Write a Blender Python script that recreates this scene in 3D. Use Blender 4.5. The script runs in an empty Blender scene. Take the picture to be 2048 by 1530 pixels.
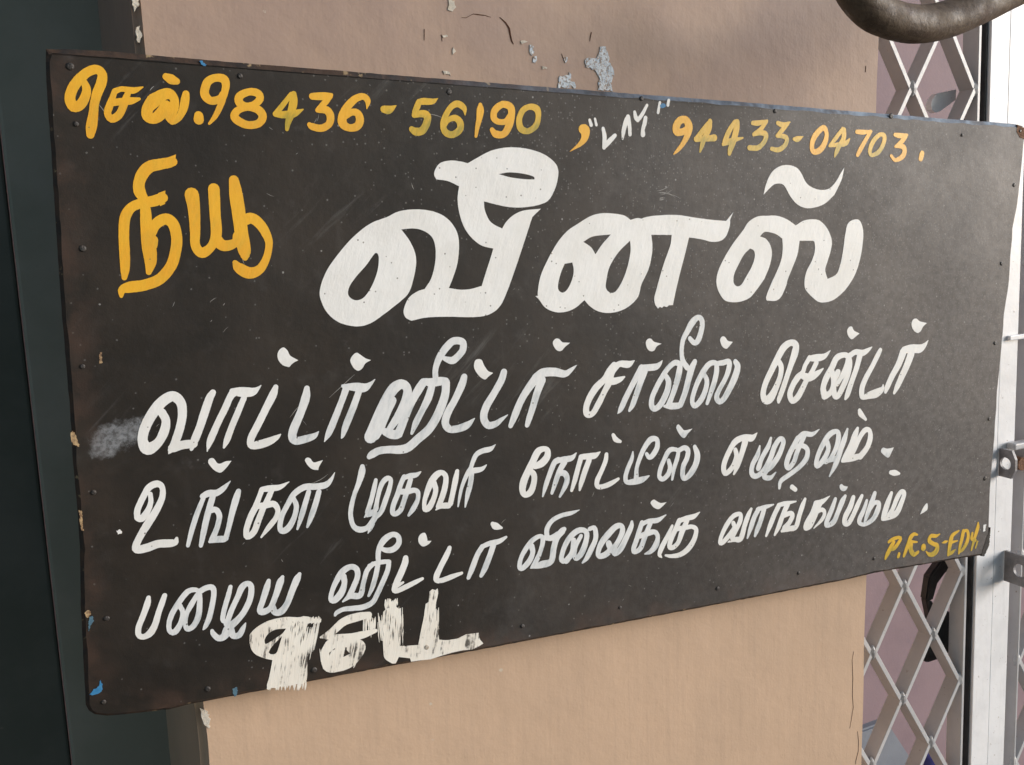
import bpy, bmesh, math, random
from mathutils import Vector, Matrix, noise
from mathutils.geometry import delaunay_2d_cdt
R = math.radians
scene = bpy.context.scene
COL = scene.collection

# ------------------------------------------------------------------ camera
cam_d = bpy.data.cameras.new("camera")
cam = bpy.data.objects.new("camera", cam_d); COL.objects.link(cam)
cam_d.sensor_width = 36.0
cam_d.lens = 36.0 * 1970.0 / 2048.0
cam_d.clip_start = 0.02; cam_d.clip_end = 2000
cam.matrix_world = Matrix([[0.902697, 0.098269, -0.418905, 0.003655], [-0.428898, 0.127612, -0.894294, -0.726207], [-0.034424, 0.986944, 0.157342, 1.84069], [0.0, 0.0, 0.0, 1.0]])
scene.camera = cam

# ------------------------------------------------------------------ sky, sun, exposure
SUN_EL, SUN_ROT = R(8), R(118)         # hazy light from the right, in front of the building
world = bpy.data.worlds.new("World"); scene.world = world
world.use_nodes = True
wn = world.node_tree.nodes; wl = world.node_tree.links
sky = wn.new("ShaderNodeTexSky"); sky.sky_type = 'NISHITA'; sky.sun_disc = False
sky.sun_elevation = SUN_EL; sky.sun_rotation = SUN_ROT
sky.air_density = 1.0; sky.dust_density = 1.0; sky.ozone_density = 1.6
bg = wn["Background"]; bg.inputs[1].default_value = 0.065
wl.new(sky.outputs[0], bg.inputs[0])
sun_d = bpy.data.lights.new("sun", 'SUN'); sun_d.energy = 2.5; sun_d.angle = R(44); sun_d.color = (1.0, .975, .965)
sun = bpy.data.objects.new("sun", sun_d); COL.objects.link(sun)
sdir = Vector((math.sin(SUN_ROT)*math.cos(SUN_EL), math.cos(SUN_ROT)*math.cos(SUN_EL), math.sin(SUN_EL)))
sun.rotation_euler = (-sdir).to_track_quat('-Z', 'Y').to_euler()
sun.location = sdir*30
vs = scene.view_settings
vs.view_transform = 'Standard'; vs.look = 'None'; vs.gamma = 1; vs.exposure = 1.3

# ------------------------------------------------------------------ helpers
rnd = random.Random(7)
def link(o, parent=None):
    COL.objects.link(o)
    if parent: o.parent = parent
    return o
def tag(o, label=None, cat=None, group=None, kind=None):
    if label: o['label'] = label
    if cat: o['category'] = cat
    if group: o['group'] = group
    if kind: o['kind'] = kind
    return o
def empty(name, loc, label, cat, group=None):
    o = bpy.data.objects.new(name, None); o.empty_display_size = .05; o.location = loc
    link(o); return tag(o, label, cat, group)
def mesh_obj(name, verts, faces, mat, parent=None, smooth=False, mats=None, mi=None):
    me = bpy.data.meshes.new(name); me.from_pydata([tuple(v) for v in verts], [], faces); me.update()
    for m in (mats or [mat]): me.materials.append(m)
    if mi:
        for p, k in zip(me.polygons, mi): p.material_index = k
    if smooth:
        for p in me.polygons: p.use_smooth = True
    o = bpy.data.objects.new(name, me); return link(o, parent)
def bm_obj(name, bm, mat, parent=None, smooth=False):
    bmesh.ops.recalc_face_normals(bm, faces=bm.faces)
    me = bpy.data.meshes.new(name); bm.to_mesh(me); bm.free(); me.materials.append(mat)
    if smooth:
        for p in me.polygons: p.use_smooth = True
    return link(bpy.data.objects.new(name, me), parent)
def box(bm, lo, hi, bev=0.0, seg=2):
    r = bmesh.ops.create_cube(bm, size=1.0)
    vs_ = r['verts']
    for v in vs_:
        v.co = Vector([lo[i] + (v.co[i]+.5)*(hi[i]-lo[i]) for i in range(3)])
    if bev:
        es = list({e for v in vs_ for e in v.link_edges})
        bmesh.ops.bevel(bm, geom=es, offset=bev, segments=seg, affect='EDGES', profile=.5)
def bar(bm, a, b, t, depth, bev=.0006):
    """flat strip on edge from a to b (x,z), thickness t in the plane, depth along +y from y0"""
    (x0, z0, y0), (x1, z1, _) = a, b
    d = Vector((x1-x0, z1-z0)); n = Vector((-d.y, d.x)).normalized()*t/2
    pts = [(x0+n.x, z0+n.y), (x1+n.x, z1+n.y), (x1-n.x, z1-n.y), (x0-n.x, z0-n.y)]
    f = [bm.verts.new((p[0], y0, p[1])) for p in pts]; k = [bm.verts.new((p[0], y0+depth, p[1])) for p in pts]
    fs = [bm.faces.new(f), bm.faces.new(k[::-1])]
    for i in range(4): fs.append(bm.faces.new((f[i], k[i], k[(i+1) % 4], f[(i+1) % 4])))
    if bev:
        es = list({e for fc in fs for e in fc.edges})
        bmesh.ops.bevel(bm, geom=es, offset=bev, segments=1, affect='EDGES')
def tube(name, pts, rad, mat, parent=None, n=24, sub=6):
    P = [Vector(p) for p in pts]; Q = []
    for i in range(len(P)-1):
        p0 = P[max(i-1, 0)]; p1 = P[i]; p2 = P[i+1]; p3 = P[min(i+2, len(P)-1)]
        for k in range(sub):
            t = k/sub
            Q.append(.5*((2*p1)+(p2-p0)*t+(2*p0-5*p1+4*p2-p3)*t*t+(3*p1-p0-3*p2+p3)*t**3))
    Q.append(P[-1])
    vs_, fs = [], []; up = Vector((0, 1, 0))
    for i, q in enumerate(Q):
        t = (Q[min(i+1, len(Q)-1)]-Q[max(i-1, 0)]).normalized()
        a = up.cross(t).normalized(); b = t.cross(a)
        for k in range(n):
            an = 2*math.pi*k/n
            r = rad*(1+.012*noise.noise(q*60+Vector((math.cos(an), math.sin(an), 0))))
            vs_.append(q+r*(a*math.cos(an)+b*math.sin(an)))
    for i in range(len(Q)-1):
        for k in range(n):
            fs.append((i*n+k, i*n+(k+1) % n, (i+1)*n+(k+1) % n, (i+1)*n+k))
    fs.append(tuple(range(n))[::-1]); fs.append(tuple((len(Q)-1)*n+k for k in range(n)))
    return mesh_obj(name, vs_, fs, mat, parent, smooth=True)

# ------------------------------------------------------------------ materials
class NT:
    def __init__(s, name):
        s.m = bpy.data.materials.new(name); s.m.use_nodes = True
        s.t = s.m.node_tree; s.b = s.t.nodes['Principled BSDF']; s.tc = s.t.nodes.new('ShaderNodeTexCoord')
    def n(s, typ, **kw):
        x = s.t.nodes.new(typ)
        for k, v in kw.items(): setattr(x, k, v)
        return x
    def l(s, a, b): s.t.links.new(a, b)
    def coord(s, scale=(1, 1, 1), rot=(0, 0, 0), loc=(0, 0, 0)):
        m = s.n('ShaderNodeMapping'); m.inputs['Scale'].default_value = scale
        if any(rot): m.vector_type = 'TEXTURE'; m.inputs['Scale'].default_value = tuple(1/v for v in scale)   # turn first, then stretch
        m.inputs['Rotation'].default_value = rot; m.inputs['Location'].default_value = loc
        s.l(s.tc.outputs['Object'], m.inputs[0]); return m.outputs[0]
    def noise(s, sc, det=3, rough=.55, co=None, dist=0):
        x = s.n('ShaderNodeTexNoise'); x.inputs['Scale'].default_value = sc; x.inputs['Detail'].default_value = det
        x.inputs['Roughness'].default_value = rough; x.inputs['Distortion'].default_value = dist
        s.l(co if co else s.tc.outputs['Object'], x.inputs['Vector']); return x.outputs['Fac']
    def vor(s, sc, co=None):
        x = s.n('ShaderNodeTexVoronoi'); x.inputs['Scale'].default_value = sc
        s.l(co if co else s.tc.outputs['Object'], x.inputs['Vector']); return x
    def ramp(s, v, a, b, lo=0., hi=1.):
        x = s.n('ShaderNodeMapRange'); x.interpolation_type = 'SMOOTHSTEP'
        x.inputs[1].default_value = a; x.inputs[2].default_value = b; x.inputs[3].default_value = lo; x.inputs[4].default_value = hi
        s.l(v, x.inputs[0]); return x.outputs[0]
    def math(s, op, a, b=None):
        x = s.n('ShaderNodeMath', operation=op)
        for i, v in enumerate((a, b)):
            if v is None: continue
            if isinstance(v, (int, float)): x.inputs[i].default_value = v
            else: s.l(v, x.inputs[i])
        return x.outputs[0]
    def mix(s, f, a, b):
        x = s.n('ShaderNodeMix', data_type='RGBA')
        if isinstance(f, (int, float)): x.inputs[0].default_value = f
        else: s.l(f, x.inputs[0])
        for i, v in ((6, a), (7, b)):
            if isinstance(v, tuple): x.inputs[i].default_value = (*v, 1)
            else: s.l(v, x.inputs[i])
        return x.outputs[2]
    def out(s, col, rough=.5, spec=.5, bumps=(), metal=0):
        if isinstance(col, tuple): s.b.inputs['Base Color'].default_value = (*col, 1)
        else: s.l(col, s.b.inputs['Base Color'])
        if isinstance(rough, (int, float)): s.b.inputs['Roughness'].default_value = rough
        else: s.l(rough, s.b.inputs['Roughness'])
        s.b.inputs['Specular IOR Level'].default_value = spec; s.b.inputs['Metallic'].default_value = metal
        prev = None
        for h, st, d in bumps:
            x = s.n('ShaderNodeBump'); x.inputs['Strength'].default_value = st; x.inputs['Distance'].default_value = d
            s.l(h, x.inputs['Height'])
            if prev: s.l(prev, x.inputs['Normal'])
            prev = x.outputs[0]
        if prev: s.l(prev, s.b.inputs['Normal'])
        return s.m

def m_board():
    s = NT('black_sign_paint')
    c = s.mix(s.ramp(s.noise(9, 5, .6), .35, .7), (.014, .0112, .0088), (.028, .0212, .0158))
    c = s.mix(s.ramp(s.noise(40, 4, .6), .55, .8, 0, .5), c, (.05, .044, .04))
    # rubbed, dusty veil in patches
    c = s.mix(s.ramp(s.noise(5, 6, .7, dist=.6), .52, .8, 0, .30), c, (.16, .15, .145))
    # brush / wipe scuffs running up to the right
    sc = s.noise(1, 5, .7, s.coord((10, 95, 14), (0, 0, R(46))), .4)
    patch = s.ramp(s.noise(6.5, 2), .50, .66)
    c = s.mix(s.math('MULTIPLY', s.ramp(sc, .54, .76, 0, .42), patch), c, (.15, .145, .14))
    # dust specks, denser towards the upper right
    sx = s.n('ShaderNodeSeparateXYZ'); s.l(s.tc.outputs['Object'], sx.inputs[0])
    dens = s.ramp(s.math('ADD', sx.outputs[0], s.math('MULTIPLY', sx.outputs[1], 1.0)), .45, 1.35, .008, .26)
    for sca, k, col, rad in ((210, .35, (.30, .29, .28), .17), (480, 1.5, (.11, .105, .10), .30), (75, .16, (.55, .53, .48), .075)):
        v = s.vor(sca); sp = s.n('ShaderNodeSeparateColor'); s.l(v.outputs['Color'], sp.inputs[0])
        on = s.math('LESS_THAN', sp.outputs[0], s.math('MULTIPLY', dens, k))
        dot = s.ramp(s.math('ADD', v.outputs['Distance'], s.math('MULTIPLY', s.noise(600, 1), .12)), rad, rad*1.6, 1, 0)
        c = s.mix(s.math('MULTIPLY', s.math('MULTIPLY', on, dot), .85), c, col)
    # grey smear of old paste near the left edge
    m = s.n('ShaderNodeMapping'); m.vector_type = 'TEXTURE'; m.inputs['Location'].default_value = (.0295, .2065, 0)
    m.inputs['Rotation'].default_value = (0, 0, R(24)); m.inputs['Scale'].default_value = (.0235, .0115, 1)
    s.l(s.tc.outputs['Object'], m.inputs[0])
    ln = s.n('ShaderNodeVectorMath', operation='LENGTH'); s.l(m.outputs[0], ln.inputs[0])
    rr = s.math('ADD', ln.outputs['Value'], s.math('MULTIPLY', s.math('SUBTRACT', s.noise(70, 5, .7), .5), 2.0))
    c = s.mix(s.math('MULTIPLY', s.ramp(rr, .55, 1.05, .9, 0), s.ramp(s.noise(260, 4, .7), .3, .7, .25, 1)), c, (.25, .26, .275))
    # rust-brown bleed round the edges
    ex = s.math('MINIMUM', sx.outputs[0], sx.outputs[1])
    c = s.mix(s.math('MULTIPLY', s.ramp(s.math('ADD', ex, s.math('MULTIPLY', s.noise(45, 4), .03)), .012, .045, .75, 0), s.ramp(s.noise(28, 4), .4, .65)), c, (.060, .034, .024))
    # vertical drip stains and dull cloudy patches
    dr = s.noise(1, 5, .6, s.coord((60, 5, 1), (0, 0, R(4))))
    c = s.mix(s.math('MULTIPLY', s.ramp(dr, .55, .75, 0, .35), s.ramp(s.noise(7, 3), .45, .7)), c, (.085, .075, .068))
    c = s.mix(s.ramp(s.noise(17, 6, .75), .60, .78, 0, .45), c, (.10, .092, .088))
    # patchy dust, strengthened to the right to put sheen into the colour
    dust_sheen = s.math('MULTIPLY', s.ramp(s.math('ADD', sx.outputs[0], s.math('MULTIPLY', s.noise(4, 5, .7), .5)), .45, 1.2, 0, .52), s.ramp(s.noise(120, 4, .7), .3, .7, .55, 1))
    c = s.mix(dust_sheen, c, (.195, .178, .172))
    rg = s.ramp(s.noise(14, 5, .65), .3, .75, .48, .60)
    return s.out(c, rg, .31, [(s.noise(5, 2), .18, .02), (s.noise(60, 4, .6), .12, .003), (s.noise(900, 2), .10, .0006)])
def m_rim():
    s = NT('worn_sign_edge')
    g = s.n('ShaderNodeSeparateXYZ'); s.l(s.tc.outputs['Object'], g.inputs[0])
    top = s.ramp(g.outputs[1], .43, .455)
    right = s.ramp(s.math('ADD', g.outputs[0], s.math('MULTIPLY', s.noise(6, 3), .3)), .35, .75)
    c = s.mix(s.ramp(s.noise(70, 4), .4, .65), (.05, .030, .020), (.022, .018, .016))
    c = s.mix(s.ramp(s.noise(120, 4), .62, .7, 0, .8), c, (.32, .23, .13))
    blue = s.mix(s.ramp(s.noise(50, 4), .4, .7), (.13, .16, .21), (.22, .28, .36))
    c = s.mix(s.math('MULTIPLY', s.math('MULTIPLY', top, right), s.ramp(s.noise(25, 4), .3, .5, .35, 1)), c, blue)
    return s.out(c, .6, .35, [(s.noise(150, 4), .4, .002)])
def m_paint(name, base, dark, pits, streak=0., rough=.5, stcol=None):
    s = NT(name)
    c = s.mix(s.ramp(s.noise(22, 4, .6), .35, .7), base, dark)
    if streak:
        f = s.noise(1, 4, .65, s.coord((180, 60, 60), (0, 0, R(-18))))
        g = s.noise(30, 3)
        c = s.mix(s.math('MULTIPLY', s.ramp(f, .42, .72), s.ramp(g, .35, .65, .2, streak)), c, stcol)
    v = s.vor(230); sp = s.n('ShaderNodeSeparateColor'); s.l(v.outputs['Color'], sp.inputs[0])
    on = s.math('LESS_THAN', sp.outputs[0], pits)
    c = s.mix(s.math('MULTIPLY', on, s.ramp(v.outputs['Distance'], .10, .2, .8, 0)), c, (.10, .09, .075))
    return s.out(c, rough, .5, [(s.noise(1, 4, .6, s.coord((260, 90, 90), (0, 0, R(-18)))), .25, .0008), (s.noise(420, 3), .15, .0005)])
def m_dry():
    s = NT('dry_white_sign_paint')
    c = s.mix(s.ramp(s.noise(22, 4, .6), .35, .7), (.80, .765, .69), (.74, .69, .61))
    br = s.noise(1, 5, .7, s.coord((330, 26, 1), (0, 0, R(-9))), .15)       # bristle marks where the board shows through
    pt = s.ramp(s.noise(42, 4, .65), .49, .62)
    c = s.mix(s.math('MULTIPLY', s.ramp(br, .50, .58, 0, .92), pt), c, (.045, .038, .033))
    return s.out(c, .6, .3, [(br, .4, .0008)])
def m_plaster():
    s = NT('tan_wall_paint')
    c = s.mix(s.ramp(s.noise(3.5, 5, .6), .3, .72), (.54, .378, .262), (.47, .332, .232))
    st = s.noise(1, 5, .62, s.coord((95, 95, 3.2)))
    c = s.mix(s.ramp(st, .48, .78, 0, .10), c, (.30, .225, .17))
    st2 = s.noise(1, 4, .6, s.coord((240, 240, 7)))
    c = s.mix(s.ramp(st2, .48, .75, 0, .18), c, (.38, .275, .20))
    gz = s.n('ShaderNodeSeparateXYZ'); s.l(s.tc.outputs['Object'], gz.inputs[0])
    grime_shade = s.math('MULTIPLY', s.ramp(gz.outputs[2], 1.50, 1.9, .0, 1), s.ramp(s.noise(7, 5, .65), .3, .65, .6, .95))
    c = s.mix(grime_shade, c, (.325, .232, .19))  # grime, with the dimmer light higher up also put into the colour
    v = s.vor(60, s.coord((1, 1, 1))); sp = s.n('ShaderNodeSeparateColor'); s.l(v.outputs['Color'], sp.inputs[0])
    on = s.math('LESS_THAN', sp.outputs[0], .035)
    c = s.mix(s.math('MULTIPLY', on, s.ramp(s.math('ADD', v.outputs['Distance'], s.math('MULTIPLY', s.noise(400, 2), .15)), .14, .2, .9, 0)), c, (.52, .45, .36))
    hole = s.math('LESS_THAN', sp.outputs[1], .02)
    c = s.mix(s.math('MULTIPLY', hole, s.ramp(v.outputs['Distance'], .06, .12, .9, 0)), c, (.12, .07, .05))
    return s.out(c, .62, .3, [(s.noise(1, 4, .6, s.coord((220, 220, 14))), .10, .0010), (s.noise(14, 5, .6), .30, .006), (s.noise(420, 3), .12, .0008)])
def m_simple(name, a, b, sc=20, rough=.5, spec=.4, bump=.2, bs=120, third=None, metal=0):
    s = NT(name)
    c = s.mix(s.ramp(s.noise(sc, 5, .62), .35, .68), a, b)
    if third: c = s.mix(s.ramp(s.noise(sc*2.7, 5, .7), third[1], third[1]+.08, 0, .9), c, third[0])
    return s.out(c, rough, spec, [(s.noise(bs, 4), bump, .002)], metal)
def m_pipe():
    s = NT('rusty_pipe_steel')
    f = s.noise(1, 6, .7, s.coord((28, 60, 75), (0, R(12), 0)), .5)
    c = s.mix(s.ramp(f, .36, .6), (.060, .038, .024), (.115, .082, .054))
    c = s.mix(s.ramp(s.noise(45, 6, .75), .52, .62, 0, .85), c, (.06, .032, .02))
    c = s.mix(s.ramp(s.noise(1, 5, .7, s.coord((16, 50, 50))), .6, .72, 0, .7), c, (.23, .215, .195))
    return s.out(c, s.ramp(s.noise(60, 4), .3, .7, .5, .75), .4, [(s.noise(160, 5, .7), .45, .002)])
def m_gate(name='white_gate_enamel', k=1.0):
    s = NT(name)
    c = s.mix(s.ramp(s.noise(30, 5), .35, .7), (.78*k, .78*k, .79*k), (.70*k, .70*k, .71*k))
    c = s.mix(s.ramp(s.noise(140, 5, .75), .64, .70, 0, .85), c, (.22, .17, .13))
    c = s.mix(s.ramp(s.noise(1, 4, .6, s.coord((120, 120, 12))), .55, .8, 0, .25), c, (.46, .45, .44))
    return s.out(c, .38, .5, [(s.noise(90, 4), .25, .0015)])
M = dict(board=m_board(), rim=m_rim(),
    w=m_paint('white_sign_paint', (.79, .785, .765), (.72, .71, .68), .14, .30, .5, (.64, .645, .63)),
    wt=m_paint('thin_white_sign_paint', (.73, .735, .73), (.64, .655, .66), .07, .9, .5, (.44, .475, .49)),
    y=m_paint('yellow_sign_paint', (.80, .42, .020), (.74, .355, .018), .03, .4, .45, (.56, .37, .04)),
    yt=m_paint('thin_yellow_sign_paint', (.70, .41, .022), (.52, .34, .025), .04, .95, .45, (.31, .25, .03)),
    d=m_dry(),
    plaster=m_plaster(), pipe=m_pipe(), gate=m_gate(), grille=m_gate('shaded_white_grille_enamel', .60),  # grille: white enamel darkened, the bars' side shade put into its colour
    bare=m_simple('bare_blue_white_plaster', (.60, .63, .66), (.46, .52, .58), 160, .8, .2, .5, 500, ((.30, .23, .18), .50)),
    white_patch=m_simple('white_putty', (.60, .55, .47), (.46, .41, .34), 120, .8, .2, .4, 400),
    crack=m_simple('crack_gap', (.05, .022, .013), (.09, .04, .025), 200, .9, .1),
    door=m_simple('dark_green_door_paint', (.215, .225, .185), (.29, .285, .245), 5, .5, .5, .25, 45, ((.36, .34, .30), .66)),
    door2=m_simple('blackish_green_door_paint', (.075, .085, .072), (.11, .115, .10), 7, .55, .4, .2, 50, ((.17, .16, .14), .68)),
    mauve=m_simple('mauve_wall_paint', (.265, .188, .205), (.225, .16, .178), 6, .7, .3, .2, 160),
    ground=m_simple('pale_concrete', (.22, .20, .18), (.17, .158, .14), .8, .85, .3, .3, 20),
    nail=m_simple('rusty_nail_head', (.024, .021, .019), (.042, .034, .029), 300, .5, .5, .4, 700),
    nailw=m_simple('painted_nail_head', (.55, .50, .42), (.30, .25, .2), 400, .5, .4, .4, 700),
    blue=m_simple('blue_under_paint', (.03, .17, .36), (.05, .22, .42), 200, .5),
    slate=m_simple('blue_grey_under_paint', (.06, .13, .19), (.10, .18, .22), 300, .55),
    cream=m_simple('cream_under_paint', (.46, .32, .17), (.16, .09, .05), 380, .6),
    rust=m_simple('rust', (.12, .055, .03), (.22, .12, .07), 260, .8, .2, .6, 500),
    dark=m_simple('dark_torn_edge', (.012, .010, .009), (.03, .024, .02), 200, .6),
    scratch=m_simple('scratch_white', (.34, .33, .31), (.22, .21, .2), 200, .7),
    black=m_simple('black_metal_and_gap_shade', (.018, .018, .019), (.035, .034, .034), 60, .4, .5, .3, 200),
    lug=m_simple('grey_lug_paint', (.24, .23, .235), (.17, .165, .17), 80, .45, .5, .3, 300, ((.12, .08, .06), .68)),
    tabm=m_simple('pale_grey_paint', (.50, .50, .50), (.40, .40, .41), 80, .45),
    sheet=m_simple('blue_grey_sheet', (.20, .22, .255), (.17, .185, .22), 8, .6),
    violet=m_simple('violet_blue_plastic', (.06, .065, .24), (.08, .08, .27), 8, .4))

# ------------------------------------------------------------------ setting
def ground():
    n = 40; vs_, fs = [], []
    ext = [-600, -250, -100, -50, -25]+[-14+i*1.0 for i in range(29)]+[25, 50, 100, 250, 600]
    k = len(ext)
    for y in ext:
        for x in ext: vs_.append((x, y, .012*noise.noise(Vector((x*.3, y*.3, 0))) if abs(x) < 20 and abs(y) < 20 else 0))
    for j in range(k-1):
        for i in range(k-1): fs.append((j*k+i, j*k+i+1, (j+1)*k+i+1, (j+1)*k+i))
    return tag(mesh_obj('ground', vs_, fs, M['ground']), kind='structure')
ground()

bm = bmesh.new(); box(bm, (-9, .90, 0), (12, 1.15, 5.6), .01)
tag(bm_obj('wall', bm, M['mauve']), 'mauve painted wall seen through the white grille', 'wall')

# pillar: plastered, edges softened and slightly uneven
PX0, PX1, PY = .0766, .7670, .022
bm = bmesh.new(); box(bm, (PX0, PY, 0.004), (PX1, .47, 3.3))
long_e = [e for e in bm.edges if abs(e.verts[0].co.z-e.verts[1].co.z) > 1]
bmesh.ops.subdivide_edges(bm, edges=long_e, cuts=90)
ve = [e for e in bm.edges if abs(e.verts[0].co.z-e.verts[1].co.z) > .01 and e.verts[0].co.y < .1 and e.verts[1].co.y < .1]
bmesh.ops.bevel(bm, geom=ve, offset=.006, segments=3, affect='EDGES')
for v in bm.verts:
    if v.co.y < .1:
        v.co.x += .0014*noise.noise(Vector((v.co.x*3, 5, v.co.z*14)))+.0006*noise.noise(Vector((v.co.x, 9, v.co.z*60)))
pillar = tag(bm_obj('pillar', bm, M['plaster'], smooth=False), 'tan plastered pillar with chipped paint behind the signboard', 'pillar')

def flat_patch(name, pts, y, mat, parent, t=.0006, jag=.0009, axis='y', step=.0018):
    """thin irregular polygon lying on the pillar front (x,z)"""
    P = []
    for i in range(len(pts)):
        a = Vector(pts[i]); b = Vector(pts[(i+1) % len(pts)]); n = max(1, int((b-a).length/step))
        for k in range(n):
            q = a.lerp(b, k/n); P.append((q.x+rnd.uniform(-jag, jag), q.y+rnd.uniform(-jag, jag)))
    ar = sum(P[i][0]*P[(i+1) % len(P)][1]-P[(i+1) % len(P)][0]*P[i][1] for i in range(len(P)))
    if ar < 0: P.reverse()
    n = len(P)
    vs_ = [(x, y-t, z) for x, z in P]+[(x, y+.001, z) for x, z in P]
    fs = [tuple(range(n))]+[(i, i+n, (i+1) % n+n, (i+1) % n) for i in range(n)]
    return mesh_obj(name, vs_, fs, mat, parent)
PATCH = {
 'bare': [[(.4447,1.9809),(.4477,1.987),(.4521,1.9882),(.4545,1.9813),(.4554,1.9754),(.4582,1.9719),(.461,1.9659),(.4572,1.9586),(.4577,1.9513),(.444,1.9516),(.4457,1.9607),(.4437,1.9666),(.4373,1.9694),(.4324,1.9692),(.4321,1.9769),(.4361,1.978),(.4432,1.9773)],
  [(.4077,1.9619),(.416,1.9627),(.4175,1.9651),(.4192,1.9646),(.418,1.9587),(.4222,1.957),(.4228,1.9529),(.4054,1.953)],
  [(.3806,1.9853),(.3827,1.9865),(.3841,1.9814),(.383,1.9773),(.3811,1.979)],[(.383,1.9768),(.3857,1.9763),(.3859,1.9722),(.3833,1.9727)],
  [(.4116,1.9767),(.4158,1.9772),(.415,1.9751),(.4129,1.9726)]],
 'white_patch': [[(.0800,1.4817),(.0850,1.4790),(.0862,1.470),(.0850,1.4640),(.0822,1.4680),(.0806,1.4760)],[(.3107,2.0164),(.3163,2.0167),(.3164,2.0112),(.3134,2.0072),(.3103,2.0087)],[(.3908,1.9695),(.3962,1.968),(.3955,1.9664),(.3908,1.967)],
  [(.3031,1.962),(.3057,1.9632),(.31,1.9622),(.3104,1.9589),(.3043,1.9604)],[(.3714,1.9872),(.3761,1.9888),(.378,1.9875),(.3733,1.9861)],
  [(.3045,1.9895),(.3075,1.991),(.3088,1.989),(.306,1.988)],[(.312,1.979),(.3140,1.980),(.3146,1.977),(.3130,1.976)]]}
for k, L in PATCH.items():
    for p in L: flat_patch('paint_chip', p, PY, M[k], pillar)
# chips on the rounded left corner: sit on the bevel
flat_patch('paint_chip', [(.0775,2.012),(.0815,2.012),(.0812,1.9983),(.0795,1.995),(.0778,1.9945),(.0770,1.999)], PY+.0005, M['white_patch'], pillar, t=.0030)
flat_patch('paint_chip', [(.0775,1.9815),(.0785,1.9845),(.080,1.9848),(.0808,1.9783),(.0796,1.9737),(.0778,1.9730)], PY+.0005, M['white_patch'], pillar, t=.0030)
def crack(pts, w):
    L, Rr = [], []
    n = len(pts)
    for i, p in enumerate(pts):
        a = Vector(pts[max(i-1, 0)]); b = Vector(pts[min(i+1, n-1)]); d = (b-a).normalized(); nn = Vector((-d.y, d.x))
        ww = .72*w*(.25+.75*math.sin(math.pi*(i+.3)/(n-.4)))*rnd.uniform(.6, 1.3)
        L.append(tuple(Vector(p)+nn*ww/2)); Rr.append(tuple(Vector(p)-nn*ww/2))
    flat_patch('crack', L+Rr[::-1], PY, M['crack'], pillar, t=.0003, jag=.00007, step=.002)
crack([(.3213,2.0038),(.325,2.0038),(.3315,2.0071),(.3353,2.0068),(.3416,2.0066),(.3467,2.0054)], .0009)
crack([(.3545,2.0059),(.3595,2.0019),(.3626,1.9976),(.3636,1.9914),(.3645,1.988),(.3660,1.9855)], .0017)
crack([(.746,1.3788),(.7441,1.3688),(.7457,1.3492),(.7456,1.3281),(.7473,1.3153),(.7448,1.3017),(.7428,1.2915)], .00045)
crack([(.754,1.285),(.7559,1.2737),(.7558,1.2611),(.7527,1.2511),(.7522,1.2467)], .00045)
crack([(.439,1.9985),(.4378,1.9945),(.4372,1.991)], .0011)
crack([(.2895,1.9935),(.2893,1.989),(.289,1.985)], .0008)
crack([(.3035,1.990),(.304,1.985)], .0006)
crack([(.410,1.980),(.411,1.977),(.4118,1.975)], .0007)
crack([(.7455,1.982),(.7452,1.976)], .0012)

# green door left of the pillar: two leaves with a lapped edge
door = empty('green_door', (-.02, .34, 0), 'dark green painted door left of the tan pillar', 'door')
def dpart(name, lo, hi, bev, mat=M['door']):
    b = bmesh.new(); box(b, [lo[0]+.02, lo[1]-.34, lo[2]], [hi[0]+.02, hi[1]-.34, hi[2]], bev); return bm_obj(name, b, mat, door)
dpart('door_leaf', (-.019, .335, .01), (.10, .375, 2.6), .003)
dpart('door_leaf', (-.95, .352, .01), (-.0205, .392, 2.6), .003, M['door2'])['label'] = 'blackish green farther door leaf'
dpart('top_rail', (-.95, .33, 2.605), (.10, .40, 2.72), .003)
for (x, z, r_) in ((.0235, 1.415, .0045), ):
    b = bmesh.new(); bmesh.ops.create_uvsphere(b, u_segments=12, v_segments=8, radius=r_)
    for v in b.verts: v.co = Vector((x+.02+v.co.x, -.0052+v.co.y*.4, z+v.co.z))
    bm_obj('bolt_head', b, M['black'], door, True)

# ------------------------------------------------------------------ collapsible gate
GT = .018                       # the gate leans a little, its top towards the pillar
GC = Vector((1.03, 0, 1.24)); GY = .12; PITCH = .1488; CW = .0512; DEP = .020
Mg = Matrix.Translation(GC) @ Matrix.Rotation(-GT, 4, 'Y') @ Matrix.Translation(-GC)
def gate_empty(name, label):
    o = empty(name, (0, 0, 0), label, 'gate', 'white steel gate leaves'); o.matrix_world = Mg; return o
leaf = gate_empty('grille_gate', 'white steel diamond grille gate beside the tan pillar')
def strip(root, xa, xb, z0, n0, n1, t=.0058):
    """zigzag strip between node columns xa and xb"""
    b = bmesh.new(); g = t/2
    for i in range(n0, n1):
        za = z0+i*PITCH; zb = za+PITCH/2; zc = za+PITCH
        sx = 1 if xb > xa else -1
        bar(b, (xa+sx*g, za, GY), (xb-sx*g, zb, GY), t, DEP, .0005)
        bar(b, (xb-sx*g, zb, GY+.0006), (xa+sx*g, zc, GY), t, DEP-.0004, .0005)
        for (x, z) in ((xa, za), (xb, zb)):      # weld at each node
            bmesh.ops.create_uvsphere(b, u_segments=8, v_segments=6, radius=.0066, matrix=Matrix.Translation((x, GY+.0036, z)) @ Matrix.Diagonal((1.0, .75, 1.5, 1)))
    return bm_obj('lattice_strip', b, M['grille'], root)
XA = 1.0309-3*CW
for k in range(-2, 3):
    xa, xb = XA+k*CW, XA+(k+1)*CW
    z0 = 1.2365 if (k % 2) else 1.2365+PITCH/2
    strip(leaf, xa, xb, z0, -6, 10)
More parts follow.
